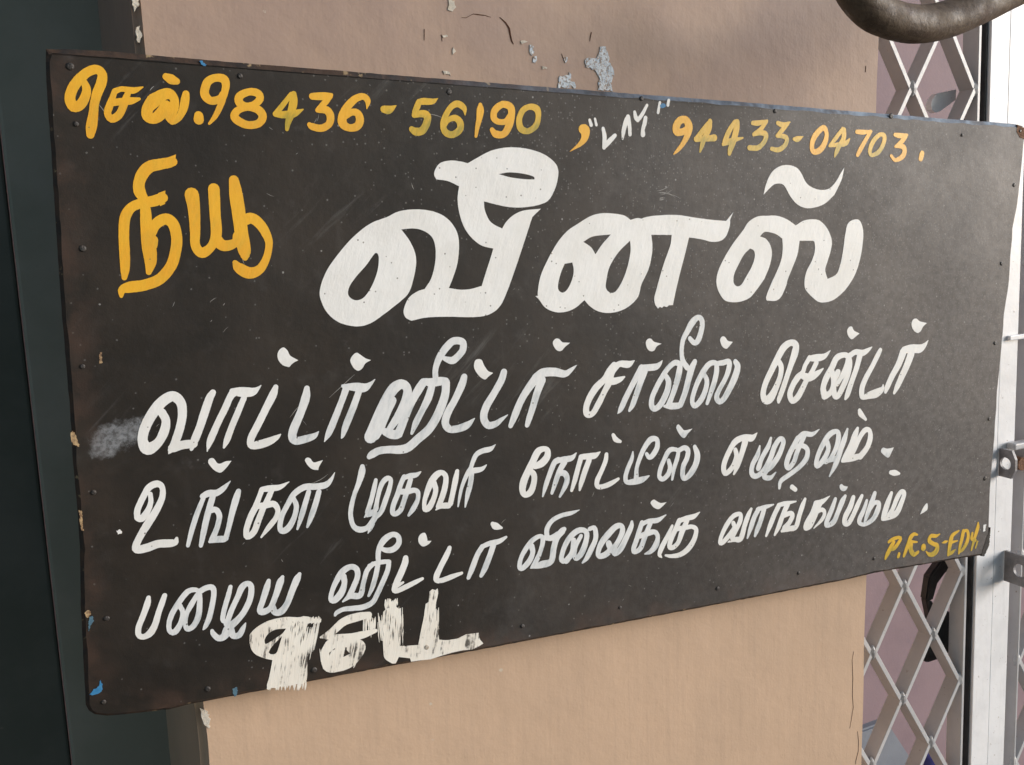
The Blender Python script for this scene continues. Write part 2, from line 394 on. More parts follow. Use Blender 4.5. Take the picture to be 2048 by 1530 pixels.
b = bmesh.new(); box(b, (1.0309-.0002, GY-.001, .05), (1.0309+.0044, GY+DEP+.002, 2.7), .0006, 1); bm_obj('upright_bar', b, M['grille'], leaf)
b = bmesh.new(); box(b, (XA-2*CW-.004, GY-.001, .05), (XA-2*CW, GY+DEP+.002, 2.7), .0006, 1); bm_obj('upright_bar', b, M['grille'], leaf)
# rounded tab behind the lattice near the top
b = bmesh.new()
pr = [(.992, 1.972), (.990, 1.966), (.992, 1.960), (.998, 1.957), (1.004, 1.958), (1.031, 1.972), (1.031, 1.984), (1.0, 1.979)]
f = [b.verts.new((x, .150, z)) for x, z in pr]; k2 = [b.verts.new((x, .158, z)) for x, z in pr]
b.faces.new(f); b.faces.new(k2[::-1])
for i in range(len(pr)): b.faces.new((f[i], k2[i], k2[(i+1) % len(pr)], f[(i+1) % len(pr)]))
bm_obj('rounded_tab', b, M['gate'], leaf)

leaf2 = gate_empty('grille_gate', 'white steel gate leaf with wide channel post and two holed lugs')
for x0, x1, yy in ((1.0500, 1.0815, GY), (1.0832, 1.1147, GY+.001)):       # channel: web in front, two flanges
    b = bmesh.new(); box(b, (x0, yy-.002, .05), (x1, yy+.0015, 2.7), .0008, 2)
    box(b, (x0, yy+.0016, .05), (x0+.0028, yy+.032, 2.7), .0005, 1); box(b, (x1-.0028, yy+.0016, .05), (x1, yy+.032, 2.7), .0005, 1)
    bm_obj('channel_post', b, M['gate'], leaf2)
b = bmesh.new(); box(b, (1.0462, GY+.0017, .05), (1.0498, GY+.016, 2.7), .0006, 1); bm_obj('gap_shade_strip', b, M['black'], leaf2)  # black strip added for the dark of the shaded gap beside the post
b = bmesh.new(); box(b, (1.1350, GY-.001, .05), (1.1386, GY+DEP+.002, 2.7), .0006, 1); bm_obj('upright_bar', b, M['grille'], leaf2)
for k in range(0, 4):
    xa, xb = 1.1390+k*CW, 1.1390+(k+1)*CW
    strip(leaf2, xa, xb, 1.2365+(PITCH/2 if k % 2 else 0), -6, 10)
def lug(x, yb, yf, yh, zc, h, hole, th=.004):
    """holed plate standing out from the post: square at the back, corners cut at the free end"""
    b = bmesh.new(); n = 24; c_ = .3*h
    cs = [(yb, zc-h/2), (yb, zc+h/2), (yf+c_*.5, zc+h/2), (yf, zc+h/2-c_), (yf, zc-h/2+c_), (yf+c_*.5, zc-h/2)]
    def hit(a):
        d = Vector((math.cos(a), math.sin(a))); best = None
        for i in range(6):
            p = Vector(cs[i])-Vector((yh, zc)); e = Vector(cs[(i+1) % 6])-Vector(cs[i]); dn = d.x*e.y-d.y*e.x
            if abs(dn) < 1e-9: continue
            s_ = (p.x*e.y-p.y*e.x)/dn; u = (p.x*d.y-p.y*d.x)/dn
            if s_ > 0 and -1e-6 <= u <= 1+1e-6: best = s_ if best is None else min(best, s_)
        return (yh+d.x*best, zc+d.y*best)
    A = sorted([2*math.pi*i/n for i in range(n)]+[math.atan2(z-zc, y-yh) % (2*math.pi) for y, z in cs]); n = len(A)
    outer = [hit(a) for a in A]; inner = [(yh+hole*math.cos(a), zc+hole*math.sin(a)) for a in A]
    ring = []
    for X in (x, x+th):
        ring.append(([b.verts.new((X, y, z)) for y, z in outer], [b.verts.new((X, y, z)) for y, z in inner]))
    (o0, i0), (o1, i1) = ring
    for i in range(n):
        j = (i+1) % n
        b.faces.new((o0[i], o0[j], i0[j], i0[i])); b.faces.new((o1[i], i1[i], i1[j], o1[j]))
        b.faces.new((o0[i], o1[i], o1[j], o0[j])); b.faces.new((i0[i], i0[j], i1[j], i1[i]))
    return bm_obj('lug', b, M['lug'], leaf2)
lug(1.0855, .1178, .0945, .1085, 1.5205, .036, .0078)
lug(1.1015, .1178, .070, .0955, 1.379, .041, .0088)
b = bmesh.new(); box(b, (1.098, .105, 1.536), (1.145, .118, 1.5445), .002); bm_obj('bolt', b, M['tabm'], leaf2)
b = bmesh.new(); bmesh.ops.create_cone(b, cap_ends=True, segments=16, radius1=.0085, radius2=.0085, depth=.03, matrix=Matrix.Translation((1.124, .128, 1.513)) @ Matrix.Rotation(R(90), 4, 'X'))
bm_obj('bolt', b, M['rust'], leaf2)
b = bmesh.new(); box(b, (1.094, GY-.006, 1.676), (1.16, GY-.0012, 1.682), .001); bm_obj('bolt', b, M['gate'], leaf2)

# black latch hanging behind the grille
lt = empty('metal_latch', (1.045, .185, 1.25), 'black metal latch hanging behind the lower white grille', 'latch')
def prism(name, pr, y0, y1, mat, root, off, bev=.002):
    b = bmesh.new()
    f = [b.verts.new((x-off.x, y0-off.y, z-off.z)) for x, z in pr]; k = [b.verts.new((x-off.x, y1-off.y, z-off.z)) for x, z in pr]
    b.faces.new(f); b.faces.new(k[::-1])
    for i in range(len(pr)): b.faces.new((f[i], k[i], k[(i+1) % len(pr)], f[(i+1) % len(pr)]))
    if bev: bmesh.ops.bevel(b, geom=b.edges[:], offset=bev, segments=2, affect='EDGES')
    return bm_obj(name, b, mat, root)
LO = Vector((1.045, .185, 1.25))
prism('latch_body', [(1.004,1.312),(1.042,1.318),(1.044,1.262),(1.036,1.255),(1.004,1.254),(.994,1.260),(.998,1.275)], .150, .166, M['black'], lt, LO)
prism('latch_strap', [(.999,1.340),(1.004,1.372),(1.026,1.392),(1.050,1.396),(1.050,1.380),(1.030,1.374),(1.016,1.362),(1.012,1.338)], .152, .164, M['black'], lt, LO)
prism('latch_strap', [(1.000,1.341),(1.011,1.337),(1.022,1.319),(1.008,1.313)], .153, .163, M['black'], lt, LO, .001)

# bluish sheet and violet-blue pail standing far down behind the grille
sh = bmesh.new()
pr = [(1.22, 0.02), (1.25, .835), (1.432, .842), (1.50, .745), (1.56, .02)]
f = [sh.verts.new((x, .62, z)) for x, z in pr]; k2 = [sh.verts.new((x, .64, z)) for x, z in pr]
sh.faces.new(f); sh.faces.new(k2[::-1])
for i in range(5): sh.faces.new((f[i], k2[i], k2[(i+1) % 5], f[(i+1) % 5]))
bmesh.ops.bevel(sh, geom=sh.edges[:], offset=.004, segments=2, affect='EDGES')
tag(bm_obj('sheet', sh, M['sheet']), 'bluish grey sheet leaning low behind the white grille', 'sheet')
bk = empty('container', (1.600, .66, .012), 'violet blue slim container low down behind the white grille', 'container')
b = bmesh.new(); n = 24; prof = [(.038, 0), (.042, .01), (.042, .63), (.036, .655), (.022, .66), (.022, .69), (.001, .69)]
rings = [[b.verts.new((r_*math.cos(2*math.pi*i/n), r_*math.sin(2*math.pi*i/n), z)) for i in range(n)] for r_, z in prof]
for a_, c_ in zip(rings, rings[1:]):
    for i in range(n): b.faces.new((a_[i], a_[(i+1) % n], c_[(i+1) % n], c_[i]))
b.faces.new(rings[0][::-1]); bm_obj('tub', b, M['violet'], bk, True)

# ------------------------------------------------------------------ rusty pipe, upper right
pp = tube('bent_pipe', [(.6,-.1,2.0574),(.6026,-.1,2.0352),(.6126,-.1,2.0151),(.6361,-.1,2.0),(.6751,-.1,1.9942),(.7124,-.1,1.9994),(.7506,-.1,2.0121),(.79,-.1,2.0278),(.8339,-.1,2.0442),(.9064,-.1,2.0711)], .0155, M['pipe'])
tag(pp, 'rusty brown bent pipe crossing in front of the upper grille', 'pipe')

# ------------------------------------------------------------------ signboard
SM = Matrix([[0.99915, 0.041228, 0.0, 0.0], [0.000881, -0.021349, -0.999772, 0.0], [-0.041219, 0.998922, -0.021367, 1.5], [0.0, 0.0, 0.0, 1.0]])
sign = empty('signboard', (0, 0, 0), 'black hand painted signboard with white and yellow Tamil lettering', 'signboard')
sign.matrix_world = SM
OUTLINE = [(0.4, 462.8), (-0.0, 460.6), (-0.6, 430.9), (-0.1, 402.8), (-0.0, 351.7), (0.2, 302.5), (1.1, 257.2), (1.8, 224.7), (1.7, 190.0), (2.6, 158.1), (2.9, 129.4), (1.3, 93.3), (0.7, 45.2), (0.4, 14.4), (2.1, 9.5), (5.9, 6.0), (14.0, 3.1), (20.7, 2.0), (56.2, -0.9), (74.3, -0.0), (114.6, 0.0), (209.4, 0.3), (314.9, -0.3), (497.9, 0.1), (717.0, 0.8), (753.9, 2.3), (855.6, 1.0), (892.5, 0.4), (911.5, -0.5), (917.0, 5.6), (921.5, 13.7), (920.5, 28.2), (916.6, 77.0), (916.4, 120.8), (914.2, 186.1), (914.1, 228.4), (913.7, 266.5), (916.5, 303.1), (914.6, 357.0), (918.0, 377.2), (919.6, 415.2), (919.6, 448.2), (918.7, 460.3), (915.3, 462.6), (901.6, 463.9), (794.3, 463.5), (646.2, 463.8), (561.4, 464.1), (408.8, 463.8), (319.1, 463.7), (237.7, 463.7), (163.2, 463.8), (111.6, 463.8), (63.0, 464.2), (37.2, 464.6), (17.4, 463.9)]
def resample(pts, step):
    P = []
    for i in range(len(pts)):
        a = Vector(pts[i]); b_ = Vector(pts[(i+1) % len(pts)]); n = max(1, int((b_-a).length/step))
        for k in range(n): P.append(a.lerp(b_, k/n))
    return P
O2 = resample(OUTLINE, 5.0)
ar = sum(O2[i].x*O2[(i+1) % len(O2)].y-O2[(i+1) % len(O2)].x*O2[i].y for i in range(len(O2)))
if ar < 0: O2.reverse()
O2 = [p+Vector((noise.noise(Vector((p.x*.11, p.y*.11, 3))), noise.noise(Vector((p.x*.11, p.y*.11, 8)))))*.3+Vector((rnd.uniform(-.12,.12), rnd.uniform(-.12,.12))) for p in O2]
def inset(P, d):
    n = len(P); out = []
    for i in range(n):
        t = (P[(i+1) % n]-P[i-1]).normalized(); out.append(P[i]+Vector((-t.y, t.x))*d)
    return out
def board():
    n = len(O2); I = inset(O2, 1)
    vs_ = []
    for i, p in enumerate(inset(O2, 0)):
        w = (4.4 if p.y > 455 else 3.0)*(.85+.28*noise.noise(Vector((p.x*.05, p.y*.05, 1))))
        t = (O2[(i+1) % n]-O2[i-1]).normalized(); q = p+Vector((-t.y, t.x))*max(w, .8)
        vs_.append((q.x/1000, q.y/1000, 0))
    for p in O2: vs_.append((p.x/1000, p.y/1000, -.0022))
    for p in O2: vs_.append((p.x/1000, p.y/1000, -.0085))
    fs = [tuple(range(n))]; mi = [0]
    for a in (0, n):
        for i in range(n):
            j = (i+1) % n; fs.append((a+i, a+n+i, a+n+j, a+j)); mi.append(1)
    fs.append(tuple(2*n+i for i in range(n))[::-1]); mi.append(1)
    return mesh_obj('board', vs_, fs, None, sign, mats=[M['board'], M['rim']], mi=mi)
board()
# wooden battens the sheet is nailed to, hidden behind its edges
for lo, hi in (((.012, .012, -.0185), (.032, .452, -.0086)), ((.886, .012, -.0185), (.906, .452, -.0086)), ((.034, .43, -.0125), (.884, .452, -.0086)), ((.034, .012, -.0185), (.884, .034, -.0086))):
    b = bmesh.new(); box(b, lo, hi, .001); bm_obj('batten', b, M['rim'], sign)
NAILS = [(15.4, 416.8), (15.1, 336.4), (10.9, 257.4), (13.3, 169.4), (17.0, 77.1), (12.0, 15.0), (83.7, 10.4), (164.1, 9.9), (257.6, 11.9), (345.4, 15.0), (443.2, 15.8), (551.0, 17.2), (649.5, 18.1), (749.5, 19.2), (901.4, 237.0), (902.8, 154.6), (905.0, 88.4), (908.5, 402.1), (900.3, 321.1), (910.1, 456.9), (826.5, 448.8), (729.5, 461.8), (13.8, 452.8), (276.7, 454.1), (121.3, 454.6), (448.8, 460.2), (589.7, 458.3)]
def nail_bm(r):
    b = bmesh.new(); n = 14; rings = []
    for q, z in ((1.0, -.0003), (1.0, .0002), (.75, .0006), (.4, .0007)):
        rings.append([b.verts.new((q*r*math.cos(2*math.pi*i/n), q*r*math.sin(2*math.pi*i/n), z)) for i in range(n)])
    for a_, c_ in zip(rings, rings[1:]):
        for i in range(n): b.faces.new((a_[i], a_[(i+1) % n], c_[(i+1) % n], c_[i]))
    b.faces.new(rings[-1]); return b
n0 = bm_obj('nail', nail_bm(.0024), M['nail'], sign, True); n1 = bm_obj('nail', nail_bm(.0031), M['nailw'], sign, True)
first = True
for i, (x, y) in enumerate(NAILS):
    if (x, y) == (257.6, 11.9): o = n1
    elif first: o = n0; first = False
    else: o = n0.copy(); COL.objects.link(o); o.parent = sign
    s_ = rnd.uniform(.7, 1.05); o.scale = (s_, s_*rnd.uniform(.85, 1.1), 1)
    o.location = (x/1000, y/1000, .0001); o.rotation_euler = (rnd.uniform(-.06, .06), rnd.uniform(-.06, .06), rnd.uniform(0, 6))

# ---- painted lettering: strokes (x, y, width in mm), outlines (x, y, corner) and openings, on the sheet
def cr(p0, p1, p2, p3, t):
    return [.5*((2*b_)+(c_-a_)*t+(2*a_-5*b_+4*c_-d_)*t*t+(3*b_-a_-3*c_+d_)*t**3) for a_, b_, c_, d_ in zip(p0, p1, p2, p3)]
def trip(flat): return [flat[i:i+3] for i in range(0, len(flat), 3)]
def spline(P, step=1.4):
    n = len(P); closed = n > 3 and abs(P[0][0]-P[-1][0]) < .05 and abs(P[0][1]-P[-1][1]) < .05
    out = []
    for i in range(n-1):
        p1, p2 = P[i], P[i+1]
        p0 = P[i-1] if i > 0 else (P[-2] if closed else [2*a_-b_ for a_, b_ in zip(p1, p2)])
        p3 = P[i+2] if i < n-2 else (P[1] if closed else [2*b_-a_ for a_, b_ in zip(p1, p2)])
        L = math.hypot(p2[0]-p1[0], p2[1]-p1[1]); k = max(2, min(8, int(L/step)+1))
        for j in range(k): out.append(cr(p0, p1, p2, p3, j/k))
    out.append(list(P[-1])); return out
def outline(P, step=1.8):
    n = len(P); out = []
    for i in range(n):
        p1, p2 = P[i], P[(i+1) % n]; p0, p3 = P[i-1], P[(i+2) % n]
        if p1[2]: p0 = [2*a_-b_ for a_, b_ in zip(p1, p2)]
        if p2[2]: p3 = [2*b_-a_ for a_, b_ in zip(p1, p2)]
        L = math.hypot(p2[0]-p1[0], p2[1]-p1[1]); k = max(1, min(8, int(L/step)+1))
        for j in range(k):
            q = cr(p0[:2], p1[:2], p2[:2], p3[:2], j/k)
            if not (out and math.hypot(q[0]-out[-1][0], q[1]-out[-1][1]) < .05): out.append(q)
    return out
def wob(x, y, k): return noise.noise(Vector((x*.9, y*.9, k)))
def letter(name, mat, strokes, polys, holes, zt):
    V_, F, kind = [], [], []
    def face(pts, kd):
        a_ = sum(pts[i][0]*pts[(i+1) % len(pts)][1]-pts[(i+1) % len(pts)][0]*pts[i][1] for i in range(len(pts)))
        if abs(a_) < 1e-4: return
        if a_ < 0: pts = pts[::-1]
        F.append(list(range(len(V_), len(V_)+len(pts)))); V_.extend(Vector(p) for p in pts); kind.append(kd)
    for st in strokes:
        S = spline(trip(st)); n = len(S); lr = []
        if mat in ('w', 'wt') and name != 'painted_dot': S = [(x, y, w*.93) for x, y, w in S]
        for i, (x, y, w) in enumerate(S):
            a_, b_ = S[max(i-1, 0)], S[min(i+1, n-1)]; dx, dy = b_[0]-a_[0], b_[1]-a_[1]; L = math.hypot(dx, dy) or 1
            w = max(w, .15)
            h1 = w/2+.13*wob(x, y, 1.5)*min(1, w/2); h2 = w/2+.13*wob(x, y, 7.5)*min(1, w/2)
            lr.append(((x-dy/L*h1, y+dx/L*h1), (x+dy/L*h2, y-dx/L*h2)))
        for i in range(n-1):
            (l0, r0), (l1, r1) = lr[i], lr[i+1]
            face([l0, r0, r1], 0); face([l0, r1, l1], 0)
        for i in range(n):
            x, y, w = S[i]
            end = i in (0, n-1)
            if end or i % 2 == 0:
                r = w/2*.985; k = 12 if end else 8
                if r > .12: face([(x+r*math.cos(2*math.pi*j/k+.2*i), y+r*math.sin(2*math.pi*j/k+.2*i)) for j in range(k)], 0)
    for p in polys:
        q = [(x+.10*wob(x, y, 2.5), y+.10*wob(x, y, 4.5)) for x, y in outline(trip(p))]
        face(q, 1)
    for p in holes: face(outline(trip(p)), 2)
    vo, eo, fo, ov, oe, of = delaunay_2d_cdt(V_, [], F, 1, 1e-5)
    keep = []
    for f_, o_ in zip(fo, of):
        ks = {kind[i] for i in o_}
        if 0 in ks or (1 in ks and 2 not in ks): keep.append(f_)
    used = sorted({i for f_ in keep for i in f_}); ix = {v: k for k, v in enumerate(used)}; n = len(used)
    cx = sum(vo[i].x for i in used)/n; cy = sum(vo[i].y for i in used)/n
    top = [((vo[i].x-cx)/1000, (vo[i].y-cy)/1000, zt) for i in used]
    fs = [tuple(ix[i] for i in f_) for f_ in keep]
    cnt = {}
    for f_ in fs:
        for i in range(len(f_)):
            e = (f_[i], f_[(i+1) % len(f_)]); cnt[e] = cnt.get(e, 0)+1
    vs_ = top+[(x, y, -.0002) for x, y, z in top]
    fs2 = list(fs)
    for (a_, b_) in cnt:
        if (b_, a_) not in cnt: fs2.append((a_, a_+n, b_+n, b_))
    o = mesh_obj(name, vs_, fs2, M[mat], sign)
    o.location = (cx/1000, cy/1000, 0)
    return o
NAMES = {'letter': 'painted_letter', 'digit': 'painted_digit', 'dot': 'painted_dot', 'dash': 'painted_dash', 'comma': 'painted_comma',
         'quote_mark': 'painted_quote_mark', 'stroke_mark': 'painted_stroke_mark', 'scrawled_letter': 'scrawled_letter'}
LETTERS = [
('letter','y',[(21.7,443.5,4.3,23,439.3,5.3,21.8,434.3,5.7,18.7,429.2,6.3,14.5,427.7,6.7,12.7,432.5,6.4,14.5,438.8,6.4,18.9,445.2,6.2,24.4,450.2,5.7,29.8,452.1,5.9,32.9,449.2,5.8,32,443.6,6.3,29.3,437.3,6,27.2,430.3,5.5,26.3,424.1,5.8,24.7,415.9,6.7,23.7,410.3,5)],[],[]),
('letter','y',[(40.1,439.2,3.6,44.7,440.8,3.4,51.3,440.3,4.3,57.6,442.9,0.8),(40.1,439.2,3.5,38.4,434.8,3.8,36.4,429.6,4.7,34.9,424.6,4.5,37.2,421.3,5.1,41.5,423.7,5,44.5,428.9,4.7,46.2,433.4,4.7,48.3,439.1,3.5),(38.3,431.6,4.3,43.1,432.6,4.6,49.8,433.6,4.6,55.1,435.2,1.8)],[],[]),
('letter','y',[(64,434.5,8.9,60,429.2,7.2,59.8,424.1,7.2,64.1,423,6.8,69.2,427.2,7.8,71.9,431.8,7.2),(64,434.5,9,69.7,438.6,7.3,74.1,439.6,7.2,77.1,436.6,5.9,76.9,431.4,6.2,74.1,424.9,6.8,75.3,421.7,4.6),(74.1,424.9,6.6,75.6,422.4,5.8,79.8,424.6,4.3,82.9,430.5,5.5,84.4,437,5.6,85,440.3,4.7)],[],[]),
('dot','y',[(72.7,450.6,4.9,75.8,449.2,6.6,79.2,448.2,4.6)],[],[]),
('dot','y',[(92.8,426.4,6.1,92.7,423.8,6.9)],[],[]),
('digit','y',[(109,441.8,3.8,107.3,438.5,5,101.4,436.8,5.3,97.6,439.8,6.1,97.5,444.3,5.7,99.9,449.6,5.5,105.2,452.3,5.1,110.4,451.6,6.2,111.5,447.2,5.2,109.6,439.9,4.5,107.1,433.2,4.1,103.6,426.5,3.4,99.5,421.4,1.6)],[],[]),
('digit','y',[(127.4,444.5,5,133.4,443.6,5.6,134.4,440,5.2,130.5,436.1,4.8,125.1,434.8,4.6,120.5,436.5,5.9,120.7,441.1,5.4,127.4,444.5,4.8),(126.5,433.9,4.7,133.1,432.7,5.9,136.1,428.2,5.8,132.9,423.3,5.2,125.4,422,5.4,118.8,424.6,5.9,116.6,427.8,5.6,119.7,431.9,4.8,126.5,433.9,4.5)],[],[]),
('digit','yt',[(156.7,444.8,3.3,151,437.7,3.6,145.3,430.7,3.9),(145,430.5,4,150.8,430.3,5,157.8,431.4,5.3,164.8,434.8,0.9),(158.4,445.2,3.8,158,439.5,5.8,155.7,430.6,5.4,153.8,425.1,4.1,152.9,420.4,2.7)],[],[]),
('digit','y',[(171.5,444.2,4.7,179.2,444.9,5.4,185.5,446.1,2.7),(184.9,445.6,3.7,180.5,440.2,4.4,175.1,434.8,3.3),(175.4,434.8,3.4,181.8,435.2,5.7,184.6,430.9,5.8,183.1,425.3,5.1,177.3,422.3,5.1,170.9,423.3,4.9,169.2,424.4,3.6)],[],[]),
('digit','y',[(211.9,438,0.7,212.6,443.5,4.5,209.6,446.5,4.6,203.7,444.7,5.1,197.8,439.2,5.8,193.7,432.1,6.4,193.6,426.6,6.7,198.3,423.7,5.3,204.2,425,5.8,206.5,429.3,6.2,205.1,434.1,5.6,200.7,434.9,4.8,195.5,431.5,4.1)],[],[]),
('dash','yt',[(224.8,438.4,5.3,229,438.3,5.9,234.3,441.5,0.8)],[],[]),
('digit','yt',[(267.4,448.8,0.7,263.1,446.4,4.2,256,446,5,252.5,445.4,4.2),(252.5,445.4,4.5,250.2,440,4.9,248.6,435.5,4.1),(249,435.6,3.9,255.2,437,5.4,259.1,435.5,5.9,258.3,429.7,5.7,254.8,424.5,5.8,249.7,423.6,5.8,246.6,425.2,4.5)],[],[]),
('digit','yt',[(289.9,437.9,0.7,289,443,4.4,283.7,445.9,5.1,278.1,443,4.4,273.4,435.6,4.6,271.8,429,4.8,274.2,424,5.4,279.8,422.9,5.1,285.4,426.8,5.4,285.8,431.9,5.7,281.8,435.3,4.8,275.8,433.2,3.7,272.6,428.3,3)],[],[]),
('digit','y',[(302.6,446.3,3.3,302.6,442.3,6.1,301.7,435.7,4.9,300.1,429,3.6,299,422.5,2.4)],[],[]),
('digit','y',[(328.3,439.3,5.4,324.2,435,4.5,318.3,434.4,4.5,314.1,437.1,5.4,314.9,443,5.5,321.5,447.8,5.1,328.3,446,6.2,329.2,439.4,5.9,326.8,431.1,6.1,322.6,425.3,5.3,315.9,425,5.7,312.7,428,4)],[],[]),
('digit','yt',[(345.3,447.4,4.6,351.4,445.9,5.8,352.8,440,4.8,350.7,433.1,4.9,343.9,428.6,4.5,337.4,430.5,5.8,336,437.5,5.1,339.3,444.4,4.7,345.3,447.4,4.5)],[],[]),
('comma','y',[(393.4,432.6,7.9,395.5,431.9,9.1,395.4,426.1,6.6,391,420.5,3.7,382.1,414.5,0.4)],[],[]),
('quote_mark','w',[(399.7,440.1,2.7,401.2,436.3,3.4),(404.6,441.4,2.2,406.1,436.6,2.6)],[],[]),
('letter','w',[(412.5,434.1,3.2,414.1,427.5,4.2,413.9,418.9,3.7),(413.9,419.3,3.8,418.4,423.8,4.7,424,429.1,3.6)],[],[]),
('letter','w',[(431.5,426.7,1.9,432.2,433.1,4.2,434.3,441.1,4.6,436.1,444.7,3.6),(436.1,444.7,4.3,437.7,438.1,3.8,438.5,430.6,3.6)],[],[]),
('letter','w',[(442.4,449,2.8,443.7,444.7,4.2,445.7,442.5,3.6),(445.7,442.5,3.5,449.8,447.4,3.6,454.3,455.2,2.7),(453.3,444.9,3.8,452.5,440.5,4.3,451.1,435.6,3.8,451.2,431.2,5)],[],[]),
('quote_mark','w',[(467,458.1,2.7,465.5,449.8,2.9),(475.8,460.5,2.9,475.1,456.5,3.1)],[],[]),
('digit','y',[(494.6,437.8,5.3,491.7,435.6,5.8,485.2,434.9,6.5,484.5,439.7,7.3,488.2,444.8,6.3,494.2,445.1,6.5,497.5,439.6,7.6,495.9,432.2,5.9,491.2,424.6,4.2,486.4,419.5,3.2,482.8,416.3,0.9)],[],[]),
('digit','yt',[(519.2,445.6,3.7,513.9,439.6,4.7,506.1,430.2,5.2),(505.3,429.9,4.9,513.3,430.5,4.5,524.6,431.9,6),(519.2,445.6,4.6,518.5,439,5,513.8,430.6,4.9,512,425.5,4.5,510.1,419.5,1.8)],[],[]),
('digit','yt',[(545.8,446.6,3.9,540,438.4,5,535.8,429.1,5.1),(534.3,426.9,3.4,541.5,429.8,5.1,555.2,433.3,1.7),(548,446.3,5.8,547.8,440.5,6.3,545.2,430.4,6.2,542.4,423.5,5.7,541.4,419.1,3.7)],[],[]),
('digit','yt',[(565.2,446.6,3.8,571.9,447,4.7,581.6,449.6,1.7),(580.6,448.7,3.5,574.5,441.6,4.3,567.2,436.9,3.7),(568.2,437.1,3.4,575.8,438.7,4.6,580.8,436.9,5.3,579,430.8,4.6,572.3,425.5,4.8,563,425.1,4.6)],[],[]),
('digit','yt',[(593.3,448.1,3.9,599.5,446.8,4.7,607.4,449.6,1.1),(605,448.3,3.5,598.7,442,4.4,593,436.9,2.9),(593.6,436.6,3,600.2,436.9,4.3,604.9,434.6,4.4,602.5,428.5,4.5,595.5,424.7,4.4,587.9,425.3,3.6)],[],[]),
('dash','yt',[(612.8,435,3,617.3,435.2,5.3,623.4,437.7,0.7)],[],[]),
('digit','y',[(646.4,446.6,5.2,650.9,442,4.6,649.8,434,5.7,644.5,426.8,5.9,637.1,424.7,5,634.3,429.9,5.2,637.1,438.7,5.9,646.4,446.6,5)],[],[]),
('digit','yt',[(670,446.9,3.7,662.4,438.1,4.2,655.9,431.2,3.2),(655.3,430.9,2.7,667.6,432.6,4.5,675.3,434.3,4.8,679.4,438.5,1.1),(671.3,445.6,6,671.9,438.6,5.3,666.6,430.4,5,664.1,425.4,4.6,662.4,421.1,1.4)],[],[]),
('digit','y',[(687.6,445.1,4,695.5,445.1,4.5,705.9,446.3,2.3),(704.7,446,4,698.7,437.2,4.5,693.9,429.8,5.1,690.5,424,4.1)],[],[]),
('digit','yt',[(716.7,443.8,3.7,722.4,442.8,5.1,722.4,436.4,4.9,716.9,428,4.8,707.9,424.5,3.6,705.6,429.3,4.9,709.2,437.6,5.1,716.7,443.8,4.2)],[],[]),
('digit','y',[(736.1,444.8,3.8,743.1,444.2,5,752.3,445.3,2.3),(750.2,444.1,5.1,745,438.3,4.9,737.6,433.7,2.6),(737.8,433.9,2.7,746.7,434.3,5.2,750.3,430.3,5.8,747.7,424.7,5.5,739.1,421.1,3.7,733,425,3.1)],[],[]),
('dot','y',[(773.6,428.5,6.2,772.5,424,6)],[],[]),
('letter','y',[(55,369.7,5.9,52.7,374,7.6,52.2,379.2,7.3,54.7,385.9,7.6,59.8,391.2,7.7,67.7,393.3,7.2,74.6,395,6.2),(67.2,370.7,6.7,61,368.3,7.3,53.1,366.7,6.5,46.6,363.6,6.3,42.5,356.9,6.9,41.2,345.8,6.6,41.1,334.7,6.7,40.9,323.5,6,40.1,316.7,3.5),(55.3,368.9,5.7,55.7,360.8,7.1,55.9,349.6,7.9,56.8,338.4,9.3,57.4,327.9,7.9,55.9,320.3,3.9),(57.9,345.9,7.1,61.7,352.7,7.1,68.4,356.5,7.5,73.3,352.8,7.5,75.1,343.7,7.3,74,334.6,7.3,70.7,324.7,7.3,63,315.7,7.4,52.8,311.6,7.5,43.4,310.3,7.5,38.4,308.5,5.4,37.6,304.3,2.4),(59.8,342.2,6.4,59.5,338.4,5.7)],[(70.8,397.4,1,76.9,399.9,1,76.5,396.9,1,74.1,391.3,1,70.5,390.2,1),(64.1,373.7,1,69,375.6,1,68.4,366.6,1,65.1,365,1)],[]),
('letter','y',[(86.2,373.3,9.6,87.3,363.6,8.2,87.5,349.9,7,87.4,338.4,6.4,91.7,333.5,7.3,97.9,337.7,6,101.6,346.2,7.5,101.3,361.5,7.5,101.1,377.5,7.9),(101.5,343.9,7,104.7,339.2,7.8,109.3,338.5,7.3,114.7,340.8,6.1,116.4,345.5,6.8),(114.9,383.8,6.9,116.1,373.3,9.2,117.9,357.9,9.3,119.1,346.3,9.3,120.7,334.6,8.9,120.9,329.9,4.3),(121.3,356.4,7.7,126.8,357.6,7.5,132.9,352.6,7.2,137.4,344,6,138,337.7,5.1,135.4,328.3,5.5,130.4,321.2,6.7,123.3,319.2,8.3,116.4,322.9,7.5,113.9,326.4,3.9)],[],[]),
